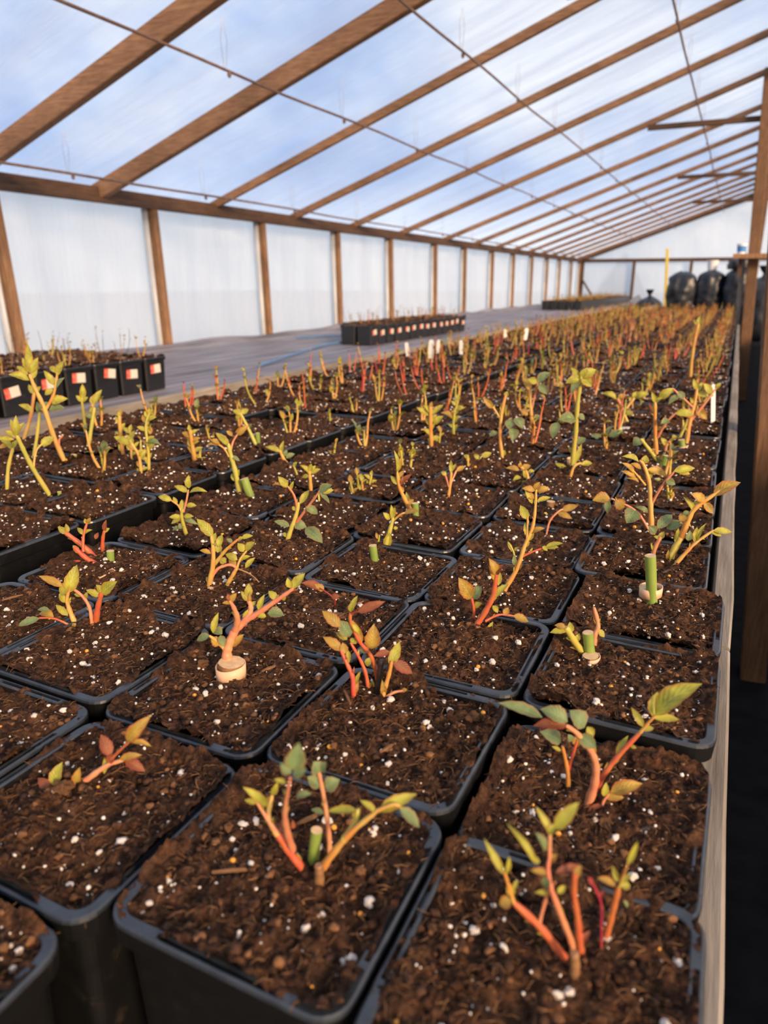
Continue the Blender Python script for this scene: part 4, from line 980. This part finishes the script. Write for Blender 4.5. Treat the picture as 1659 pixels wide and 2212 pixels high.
# ------------------------------------------------------------------ random seedlings for the other pots
def gen(seed, style):
    """a rose seedling in pot coordinates: list of (points, radii, colour, leaves)"""
    R = random.Random(seed); out = []
    hmin, hmax, nst, cols, lcols, thick, lsize, nleaf = style
    bx, by = R.uniform(-0.02, 0.02), R.uniform(-0.02, 0.02)
    for i in range(R.choice(nst)):
        h = R.uniform(hmin, hmax); a = R.uniform(0, 6.28); lean = R.uniform(0.1, 0.75)
        p0 = Vector((bx+R.uniform(-.008, .008), by+R.uniform(-.008, .008), POT_H-0.016))
        d = Vector((math.cos(a)*lean, math.sin(a)*lean, 1))
        p1 = p0+d*(h*0.4); p2 = p0+Vector((d.x*0.75, d.y*0.75, 1))*(h*0.75); p3 = p2+Vector((d.x*0.3+R.uniform(-.2, .2), d.y*0.3+R.uniform(-.2, .2), 1))*(h*0.3)
        C = catmull([p0, p1, p2, p3], 3); n = len(C)
        rad = [thick*(1.15-0.6*k/(n-1)) for k in range(n)]
        lv = []
        for k in range(R.choice(nleaf)):
            t = R.uniform(0.45, 1.0) if k > 1 else 1.0
            b0 = C[min(n-1, int(t*(n-1)))]; aa = R.uniform(0, 6.28); el = R.uniform(0.1, 1.3); L = lsize*R.uniform(0.6, 1.25)
            ax = Vector((math.cos(aa)*math.cos(el), math.sin(aa)*math.cos(el), math.sin(el)))
            lv.append((b0, b0+ax*L, L*R.uniform(0.36, 0.58), (Vector((0, 0, 1))-ax*0.3+Vector((R.uniform(-.4, .4), R.uniform(-.4, .4), 0))).normalized(), R.choice(lcols)))
        out.append((C, rad, R.choice(cols), lv))
    return out
STY = {  # hmin hmax stems stemcols leafcols thick leaf nleaf
 'yellow': (0.045, 0.085, (2, 2, 3), 'yoo', 'yyyog', 0.0030, 0.022, (5, 6, 7)),
 'red':    (0.055, 0.115, (2, 3, 3), 'rrm', 'dody', 0.0026, 0.015, (3, 4, 5)),
 'orange': (0.060, 0.115, (2, 3, 4), 'oory', 'yooyd', 0.0027, 0.019, (4, 5, 6)),
 'olive':  (0.060, 0.105, (3, 3, 4), 'yobo', 'yoyo', 0.0022, 0.018, (4, 5, 6)),
 'rust':   (0.060, 0.115, (3, 4, 4), 'rob', 'odod', 0.0022, 0.017, (4, 5, 6)),
 'thin':   (0.060, 0.165, (1, 2, 3), 'bbk', 'gdo', 0.0014, 0.012, (4, 6, 7)),
 'stub':   (0.020, 0.045, (2, 3), 'yo', 'yyo', 0.0028, 0.015, (3, 4))}
PROTO = {}; PROTO_J = {}
for sn, sv in STY.items():
    PROTO[sn] = []; PROTO_J[sn] = []
    for k in range(7):
        G = gen(hash(sn) % 1 + 31*k+sum(map(ord, sn)), sv); parts = []; J = MB()
        for C, rad, col, lv in G:
            b = MB(); b.tube(C, rad, 'stem '+col, 7); ml = []
            J.tube(C[::2] if len(C) > 5 else C, rad[::2] if len(C) > 5 else rad, 'stem '+col, 5, False)
            for P0, P1, w, nrm, lc in lv:
                l = MB(); leaf_add(l, P0, P1, w, nrm, 'leaf '+lc, 0.15, 0.12, 6, 0.08); ml.append(l.mesh('leaf'))
                leaf_add(J, P0, P1, w, nrm, 'leaf '+lc, 0.15, 0.12, 3, 0)
            parts.append((b.mesh('stem'), ml))
        PROTO[sn].append(parts); PROTO_J[sn].append(J)
PROTO_M = {sn: [J.mesh('shoots') for J in v] for sn, v in PROTO_J.items()}

def zone(q):
    R = random.Random(q.c*91+q.r*13+3); y = q.loc.y
    if q.c >= 5:                                   # left block
        if y < 1.75: return R.choice(('yellow', 'yellow', 'stub', 'orange', 'red')) if y > 1.2 else R.choice(('yellow', 'stub'))
        if y < 4.2: return R.choice(('red', 'red', 'red', 'orange', 'yellow'))
        return R.choice(('olive', 'olive', 'orange', 'rust'))
    if y < 2.2: return R.choice(('yellow', 'yellow', 'orange', 'stub'))
    if y < 3.2: return R.choice(('orange', 'orange', 'yellow', 'olive'))
    if y < 5.2: return R.choice(('red', 'rust', 'orange', 'olive', 'olive'))
    return R.choice(('rust', 'olive', 'olive', 'orange', 'rust'))
ZLAB = {'yellow': 'small yellow rose shoots', 'red': 'thin crimson rose shoots', 'orange': 'orange rose stems',
        'olive': 'olive rose shoots', 'rust': 'rust brown rose shoots', 'stub': 'barely sprouted rose stubs'}
def zlabel(q, s):
    col = {0: 'along the plank edge', 4: 'beside the block gap', 5: 'across the block gap', 8: 'in the outermost left row'}.get(q.c, 'inside the right block' if q.c < 5 else 'inside the left block')
    band = 'level with stickered pots' if q.loc.y < 2.75 else 'past the stickered pots'
    return 'black pot, %s, %s, %s' % (ZLAB[s], col, band)

cand = sorted(POTS.values(), key=lambda q: q.d)
INDIV = set((q.c, q.r) for q in cand[:218])
def put_soil(q, root, near):
    rr = random.Random(q.c*17+q.r*29)
    if near:
        sd = 300+q.c*13+q.r*7
        par = (rr.uniform(1.35, 1.85), rr.uniform(0.001, 0.004), rr.uniform(0.0, 0.55))
        n = 92 if q.d < 0.75 else 64
        so = link('soil', soil_mesh(n, sd, *par), root)
        c = link('soil_crumbs', crumbs_mesh(sd, 520, 800, par, 0.0021), so); c['kind'] = 'stuff'
        p = link('perlite', perlite_mesh(sd, 95, par, 0.0006, 0.0017, 1), so); p['kind'] = 'stuff'
        for i in range(rr.randint(12, 19)):
            x, y = rr.uniform(-0.0655, 0.0655), rr.uniform(-0.0655, 0.0655); s = rr.uniform(0.0017, 0.0036)
            g = link('perlite_granule', rr.choice(GRAN), so, (x, y, POT_H+soil_h(x, y, sd, *par)+s*0.4)); g.scale = (s, s, s); g.rotation_euler = (rr.uniform(-.5, .5), rr.uniform(-.5, .5), rr.uniform(0, 6))
        for i in range(rr.choice((0, 1, 1, 2))):
            x, y = rr.uniform(-0.06, 0.06), rr.uniform(-0.06, 0.06); s = 0.0021
            g = link('fertiliser_bead', GRAN_F, so, (x, y, POT_H+soil_h(x, y, sd, *par)+s*0.5)); g.scale = (s, s, s)
        for i in range(rr.choice((0, 1, 1, 2))):
            x, y = rr.uniform(-0.055, 0.055), rr.uniform(-0.055, 0.055); s = rr.uniform(0.0035, 0.007)
            g = link('peat_lump', rr.choice(CLUMP), so, (x, y, POT_H+soil_h(x, y, sd, *par)+s*0.15)); g.scale = (s, s, s*0.8); g.rotation_euler = (0, 0, rr.uniform(0, 6))
        for i in range(rr.choice((0, 0, 1, 1, 2))):
            x, y, t = rr.uniform(-0.05, 0.05), rr.uniform(-0.05, 0.05), rr.uniform(0, 3.14); z = POT_H+soil_h(x, y, sd, *par)+0.001
            L = rr.uniform(0.006, 0.013); b = MB(); dv = Vector((math.cos(t), math.sin(t), 0))
            pts = [Vector((x, y, z))+dv*(L*k) for k in (-1, -0.3, 0.4, 1)]
            b.tube(pts, [0.0009, 0.0016, 0.0014, 0.0008], rr.choice(('bark chip', 'stem k', 'bark chip')), 5, True, None, 0.5); b.build('bark_chip', so, False)
        return so
    sm, pm, cm, par = rr.choice(MID)
    so = link('soil', sm, root); so.rotation_euler = (0, 0, rr.choice((0, 1, 2, 3))*math.pi/2)
    p = link('perlite', pm, so); p['kind'] = 'stuff'
    if q.d < 2.6:
        c = link('soil_crumbs', cm, so); c['kind'] = 'stuff'
    return so

for q in cand:
    if (q.c, q.r) not in INDIV: continue
    root = empty('potted_rose', q.M)
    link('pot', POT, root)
    put_soil(q, root, q.d < 1.05)
    blk = 'right' if q.c < 5 else 'left'
    inv = q.M.inverted()
    if q.label:
        tag(root, q.label, 'potted plant', 'potted roses on the middle bench')
        for st in q.stems: emit_stem(q, st, root, inv)
        for ex in q.extra:
            b = MB()
            if ex[0] == 'stump':
                _, B, T, r, col = ex; d = (T-B).normalized()
                C = [B-d*0.012, B, B.lerp(T, 0.4), B.lerp(T, 0.8), T]
                b.tube(C, [r*1.05, r*1.03, r*0.97, r, r], 'stem '+col, 14, True, 'cut wood', 0.05); b.build('cut_stub', root, True, inv)
            elif ex[0] == 'tape':
                _, B, h, r = ex; n = 28; vs_ = []
                for k in range(n+1):
                    t = 2*math.pi*k/n*1.04; rr2 = r*(1+0.02*math.sin(t*3)+0.012*k/n)
                    for zz, ro in ((0, 0), (h, 0), (h, -0.0007), (0, -0.0007)):
                        vs_.append(B+Vector((math.cos(t)*(rr2+ro), math.sin(t)*(rr2+ro), zz+0.0012*math.sin(t+1))))
                fs = [(k*4+a, (k+1)*4+a, (k+1)*4+(a+1) % 4, k*4+(a+1) % 4) for k in range(n) for a in range(4)]
                b.add(vs_, fs, 'graft tape'); b.build('graft_tape', root, True, inv)
            elif ex[0] == 'bark':
                _, A, B, r, mt = ex; b.tube([A, A.lerp(B, 0.3), A.lerp(B, 0.7), B], [r*0.7, r, r*0.9, r*0.8], mt, 7, True, None, 0.4); b.build('bark_chip', root, False, inv)
            else:
                _, A, B, r = ex; b.beam(A, B, r*2, 0.0012, 'graft tape', Vector((0, 0, 1)), 0.0002); b.build('tape_scrap', root, False, inv)
    else:
        s = zone(q); R = random.Random(q.c*7+q.r*31)
        if q.d < 1.15 or (q.c, q.r) in ((3, 4), (1, 5), (5, 2), (5, 3)):
            tag(root, 'black pot of bare peat without any shoot showing', 'plant pot', 'pots of bare peat'); continue
        lb = zlabel(q, s); tag(root, lb, 'potted plant', 'pots alike: '+lb)
        v = R.randrange(7); rz = R.uniform(0, 6.28)
        if q.d < 2.3:
            for sm, ml in PROTO[s][v]:
                so = link('stem', sm, root); so.rotation_euler = (0, 0, rz)
                for lm in ml: link('leaf', lm, so)
        else:
            so = link('shoots', PROTO_M[s][v], root); so.rotation_euler = (0, 0, rz)

# ------------------------------------------------------------------ rows too far away to tell apart
def joined(name, items, label, cat):
    """one mesh from many transformed copies of shared meshes"""
    vs_ = []; fs = []; mi = []; slots = []; uvs = []
    for me, M in items:
        o = len(vs_); vs_.extend([tuple(M @ v.co) for v in me.vertices])
        ul = me.uv_layers[0].data if me.uv_layers else None
        for p in me.polygons:
            fs.append(tuple(i+o for i in p.vertices)); mt = me.materials[p.material_index]
            if mt not in slots: slots.append(mt)
            mi.append(slots.index(mt))
            for li in p.loop_indices: uvs.append(tuple(ul[li].uv) if ul else (0.0, 0.0))
    me = bpy.data.meshes.new(name); me.from_pydata(vs_, [], fs)
    for s in slots: me.materials.append(s)
    me.polygons.foreach_set('material_index', mi)
    l = me.uv_layers.new(name='UVMap'); l.data.foreach_set('uv', [c for u in uvs for c in u])
    o = link(name, me); o['kind'] = 'stuff'; tag(o, label, cat); return o
SOIL_LO = [soil_mesh(12, 500+k, 1.3, 0.001, 0.6) for k in range(3)]
PERL_LO = [perlite_mesh(500+k, 30, (1.3, 0.001, 0.6), 0.0012, 0.0030, 0) for k in range(3)]
items = []
for q in cand:
    if (q.c, q.r) in INDIV: continue
    R = random.Random(q.c*7+q.r*31); s = zone(q); k = R.randrange(3)
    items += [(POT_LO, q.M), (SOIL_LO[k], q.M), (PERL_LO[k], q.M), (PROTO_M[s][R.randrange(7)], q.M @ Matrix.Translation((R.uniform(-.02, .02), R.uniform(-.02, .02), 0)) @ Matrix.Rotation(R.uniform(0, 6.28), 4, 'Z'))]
joined('potted_roses', items, 'rows of small potted roses carrying on down the far half of the middle bench', 'potted plants')

items = []  # unseen pot rows, added to raise the shade over the aisle
R = random.Random(5)
for r_ in range(60):
    for c_ in range(3):
        M = Matrix.Translation((0.57+HALF+c_*0.157, -1.2+r_*PITCH, BENCH)) @ Matrix.Rotation(R.uniform(-.03, .03), 4, 'Z')
        k = R.randrange(3); items += [(POT_LO, M), (SOIL_LO[k], M), (PERL_LO[k], M), (PROTO_M[R.choice(('olive', 'orange', 'yellow'))][R.randrange(7)], M)]
joined('potted_roses', items, 'unseen rows of potted roses added across the dark aisle to shade it', 'potted plants')

# ------------------------------------------------------------------ pots with stickers on the covered bench
b = MB(); b.add([Vector((HALF-0.0072, y, z)) for y, z in ((-0.030, 0.078), (0.036, 0.078), (0.036, 0.118), (-0.030, 0.118))]+[Vector((HALF-0.0115, y, z)) for y, z in ((-0.030, 0.078), (0.036, 0.078), (0.036, 0.118), (-0.030, 0.118))],
      [(0, 1, 2, 3), (4, 7, 6, 5), (0, 4, 5, 1), (1, 5, 6, 2), (2, 6, 7, 3), (3, 7, 4, 0)], 'plant sticker', [(0, 0), (1, 0), (1, 1), (0, 1)]*2)
STICK = b.mesh('plant_sticker', False)
def side_pots(x_front, y_end, ncol, nrow, rot, lab, grp, styles, seed):
    R = random.Random(seed); M0 = Matrix.Translation((x_front, y_end, BENCH)) @ Matrix.Rotation(rot, 4, 'Z')
    for r_ in range(nrow):
        for c_ in range(ncol):
            if ncol == 3 and r_ > 11 and c_ == 2: continue
            M = M0 @ Matrix.Translation((-HALF-c_*0.153+R.uniform(-.002, .002), -HALF-r_*0.153+R.uniform(-.002, .002), 0)) @ Matrix.Rotation(R.uniform(-.03, .03), 4, 'Z')
            root = empty('potted_rose', M)
            front = c_ == 0
            tag(root, (lab[0] if front else lab[1]), 'potted plant', grp+(', front row' if front else ', rows behind'))
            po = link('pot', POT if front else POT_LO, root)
            if front:
                st = link('plant_sticker', STICK, po, (0, R.uniform(-.012, .008), R.uniform(-.008, .012))); st.rotation_euler = (R.uniform(-.15, .15), 0, 0)
            sm, pm, cm, par = R.choice(MID); so = link('soil', sm, root); p = link('perlite', pm, so); p['kind'] = 'stuff'
            s = R.choice(styles); sh = link('shoots', PROTO_M[s][R.randrange(7)], root); sh.rotation_euler = (0, 0, R.uniform(0, 6.28)); k = R.uniform(0.8, 1.3)
side_pots(-2.475, 2.74, 5, 8, 0.0, ('stickered black pot in the short group beside the first orange wall posts', 'black pot with thin twigs behind the stickered row by first wall posts'), 'stickered pots nearest on the covered bench', ('thin', 'thin', 'stub', 'olive'), 11)
side_pots(-2.60, 7.52, 3, 14, -0.035, ('stickered black pot in the middle group alone on the covered bench', 'black pot with brown twigs behind stickers of the middle group'), 'middle group of pots on the covered bench', ('thin', 'rust', 'thin', 'olive'), 12)
items = []
R = random.Random(77)
for r_ in range(44):
    for c_ in range(5):
        M = Matrix.Translation((-2.60-HALF-c_*0.153, 14.0+HALF+r_*0.1525, BENCH))
        k = R.randrange(3); items += [(POT_LO, M), (SOIL_LO[k], M), (PROTO_M[R.choice(('olive', 'olive', 'stub', 'thin'))][R.randrange(7)], M)]
joined('potted_roses', items, 'long far block of olive potted roses on the covered bench near the end wall', 'potted plants')

# ================================================================== small things
def lean_plate(name, px, py0, py1, wpx, lab, zb=None, cat='plant tag', grp=None):
    """a white plastic tag pushed into the soil at pixel (px, py0)"""
    B = onz(px[0], py0, RIM-0.012); dep = (B-CAM).dot(fwd); r = ray(px[1], py1); t = -VH.dot(CAM-B)/VH.dot(r); T = CAM+r*t
    w = wpx*dep/F; b = MB(); d = (T-B)
    s = VH.cross(Vector((0, 0, 1))).normalized(); n = d.cross(s).normalized()*0.0006
    prof = [(0, 0.12), (0.15, 0.5), (0.9, 0.5), (1.0, 0.3)]
    vs_ = []
    for t, hw in prof:
        for sg in (-1, 1):
            for ng in (-1, 1): vs_.append(B+d*t+s*(sg*hw*w)+n*ng-d*0.1*(1-t))
    fs = []
    for i in range(3):
        a = i*4; c = a+4
        fs += [(a, a+2, c+2, c), (a+1, c+1, c+3, a+3), (a, c, c+1, a+1), (a+2, a+3, c+3, c+2)]
    fs += [(0, 1, 3, 2), (12, 14, 15, 13)]
    b.add([v-B for v in vs_], fs, 'white tag'); o = b.build(name, None, False); o.location = B
    tag(o, lab, cat, grp); return o
TG = 'white plant tags among the red shoots'
for px, y0, y1, w in (((882, 878), 775, 740, 8), ((930, 932), 779, 734, 11), ((945, 948), 772, 734, 8), ((996, 996), 778, 735, 8)):
    lean_plate('plant_tag', px, y0, y1, w, 'thin white plant tag standing among the crimson shoots of the left block', grp=TG)
lean_plate('plant_tag', (1090, 1092), 736, 711, 7, 'small upright white tag among olive shoots near the middle group')
lean_plate('plant_tag', (1132, 1138), 742, 709, 9, 'leaning broad white tag among olive shoots past the red ones')
lean_plate('plant_tag', (1540, 1541), 922, 830, 9, 'tall white plant tag beside the taped stub near the plank')
lean_plate('plant_tag', (1340, 1352), 934, 922, 22, 'crumpled white tag scrap under the grey-green leaves of the forked pink stems')

def tube_thing(name, pts, r, mat, lab, cat):
    b = MB(); C = catmull([Vector(p) for p in pts], 6); o0 = C[0].copy(); b.tube([p-o0 for p in C], [r]*len(C), mat, 8); o = b.build(name); o.location = o0; return tag(o, lab, cat)
def bp(px, py, z): return onz(px, py, z)
tube_thing('hose', [bp(560, 790, BENCH+0.010), bp(660, 757, BENCH+0.010), bp(700, 745, BENCH+0.010), bp(750, 736, BENCH+0.010), bp(745, 724, BENCH+0.010), bp(640, 729, BENCH+0.010)], 0.008, 'blue hose', 'blue hose lying on the woven cover before the middle pot group', 'hose')

# black bags at the far end of the middle bench
def bag(c, rx, ry, h, seed, lab, neck=True, rest=None):
    root = tag(empty('bulk_bag', Matrix.Translation(c)), lab, 'bag', 'black bags at the end wall')
    b = MB(); n = 40; m = 22; vs_ = []
    for i in range(m+1):
        t = i/m
        if t < 0.08: k = 0.86+0.14*(t/0.08)
        elif t < 0.74: k = 1.0+0.04*math.sin((t-0.08)/0.66*math.pi)
        else: k = 1.0-0.80*((t-0.74)/0.26)**3.0
        for q in range(n):
            a = 2*math.pi*q/n; ca, sa = math.cos(a), math.sin(a); se = (abs(ca)**3+abs(sa)**3)**(-1/3)
            w = 1+0.15*noise.noise(Vector((ca*1.8+seed, sa*1.8, t*2.2)))+0.08*noise.noise(Vector((ca*5+seed, sa*5, t*7)))+0.05*t*math.sin(a*9+seed)
            vs_.append(Vector((ca*se*rx*k*w, sa*se*ry*k*w, h*t*(1+0.05*noise.noise(Vector((ca+seed, sa, 3)))))))
    fs = [(i*n+q, i*n+(q+1) % n, (i+1)*n+(q+1) % n, (i+1)*n+q) for i in range(m) for q in range(n)]+[tuple(range(n-1, -1, -1)), tuple(m*n+q for q in range(n))]
    b.add(vs_, fs, 'black sheet'); b.build('bag_body', root)
    if neck:
        b = MB(); vs_ = []; n = 24; pr = [(0.0, 0.22), (0.06, 0.12), (0.10, 0.10), (0.16, 0.20), (0.24, 0.28)]
        for z, k in pr:
            for q in range(n):
                a = 2*math.pi*q/n; w = 1+0.25*math.sin(a*7+seed)
                vs_.append(Vector((math.cos(a)*rx*k*w, math.sin(a)*ry*k*w, h*0.97+z*h*0.9)))
        fs = [(i*n+q, i*n+(q+1) % n, (i+1)*n+(q+1) % n, (i+1)*n+q) for i in range(len(pr)-1) for q in range(n)]
        b.add(vs_, fs, 'black sheet'); b.build('bag_neck', root)
    return root
YB = 16.35
def bx(px): return ony(px, 640, YB).x
bag((bx(1470), YB, BENCH), 0.26, 0.32, 0.70, 1.0, 'rounded black bag beside the yellow stake', False)
bag((bx(1531), YB+0.1, BENCH), 0.26, 0.32, 0.73, 4.0, 'slumped black bag carrying the white bucket', False)
bag((bx(1592), YB-0.05, BENCH), 0.25, 0.32, 0.76, 6.0, 'upright black bag next to the ridge post', False)
bag((bx(1588), YB-0.03, BENCH+0.735), 0.20, 0.22, 0.20, 7.0, 'small tied black bag lying on top of the other bags', True)
bag((bx(1655), 18.6, 0.0), 0.50, 0.45, 1.35, 9.0, 'tall black bag standing on the floor past the ridge post', True)
bag((-1.86, 18.2, 0.0), 0.28, 0.35, 0.92, 11.0, 'low black bag on the aisle floor between the two benches', True)
def lathe(b, prof, mat, n=24):
    vs_ = [Vector((math.cos(2*math.pi*k/n)*r, math.sin(2*math.pi*k/n)*r, z)) for r, z in prof for k in range(n)]
    fs = [(i*n+k, i*n+(k+1) % n, (i+1)*n+(k+1) % n, (i+1)*n+k) for i in range(len(prof)-1) for k in range(n)]
    b.add(vs_, fs, mat)
# white bucket on the bags
t = tag(empty('bucket', Matrix.Translation((bx(1530), YB+0.1, BENCH+0.728))), 'white plastic bucket standing on the black bags', 'bucket')
b = MB(); lathe(b, [(0.0, 0), (0.085, 0), (0.105, 0.17), (0.112, 0.17), (0.112, 0.185), (0.10, 0.185), (0.082, 0.01), (0.0, 0.01)], 'white plastic'); b.build('bucket_body', t, False)
b = MB(); b.tube(catmull([Vector((0.11, 0, 0.175)), Vector((0.08, 0.05, 0.13)), Vector((0, 0.12, 0.11)), Vector((-0.08, 0.05, 0.13)), Vector((-0.11, 0, 0.175))], 4), [0.003]*17, 'thin wire', 6); b.build('bucket_handle', t)
# yellow stake at the end of the bench
P0_ = ony(1437, 648, 18.0); P1_ = ony(1442, 537, 18.0); d = (P1_-P0_)/(P1_.z-P0_.z); base = P0_+d*(0-P0_.z)
b = MB(); b.beam(Vector((0, 0, 0)), P1_-base, 0.06, 0.05, 'yellow paint', Vector((0, 1, 0)), 0.005); o = b.build('stake', None, False); o.location = base; tag(o, 'tall yellow wooden stake standing beside the black bags', 'stake')
# shelf on the ridge post with a blue and white tub
S0 = ony(1584, 549, 8.78); S1 = ony(1664, 546, 8.78)
t = tag(empty('shelf', Matrix.Translation((S0.x, 8.78, S0.z))), 'short brown plank shelf fixed to the ridge post', 'shelf')
b = MB(); b.box((0, -0.09, -0.045), (S1.x-S0.x+0.15, 0.06, 0.0), 'post wood'); b.build('shelf_board', t, False)
b = MB(); b.beam((0.08, 0.05, -0.046), (0.08, 0.05, -0.22), 0.04, 0.02, 'beam wood', Vector((0, 1, 0)), 0.002); b.build('bracket', t, False)
t = tag(empty('tub', Matrix.Translation((S0.x+0.072, 8.74, S0.z+0.0005))), 'small white tub with blue label on the post shelf', 'tub')
b = MB(); lathe(b, [(0.0, 0), (0.038, 0), (0.046, 0.085), (0.05, 0.085), (0.05, 0.098), (0.0, 0.098)], 'white plastic'); b.build('tub_body', t, False)
b = MB(); lathe(b, [(0.0405, 0.018), (0.0458, 0.075)], 'blue label'); b.build('tub_label', t, False)
# boards leaning on the end wall and pile beyond the film
b = MB(); A = Vector((-2.55, 20.75, BENCH)); b.beam(Vector((0, 0, 0.0)), Vector((0.55, 0.22, 0.42)), 0.30, 0.02, 'slate sheet', Vector((0, 1, 0.3)), 0.003); o = b.build('leaning_board', None, False); o.location = (-2.9, 20.85, BENCH*0+0.40); tag(o, 'grey-blue board leaning against the end wall past the far pots', 'board')
b = MB(); n = 30; vs_ = []; m = 12
for i in range(m+1):
    t = i/m
    for k in range(n):
        a = 2*math.pi*k/n; r = (1-t)**0.9*(1+0.18*noise.noise(Vector((math.cos(a)*1.5, math.sin(a)*1.5, t*2))))
        vs_.append(Vector((math.cos(a)*r*1.25, math.sin(a)*r*0.9, 2.15*t)))
b.add(vs_, [(i*n+k, i*n+(k+1) % n, (i+1)*n+(k+1) % n, (i+1)*n+k) for i in range(m) for k in range(n)], 'slate sheet')
o = b.build('covered_heap'); o.location = (-3.1, 22.6, -0.07); tag(o, 'grey-blue covered heap dimly seen outside through the end wall film', 'heap')
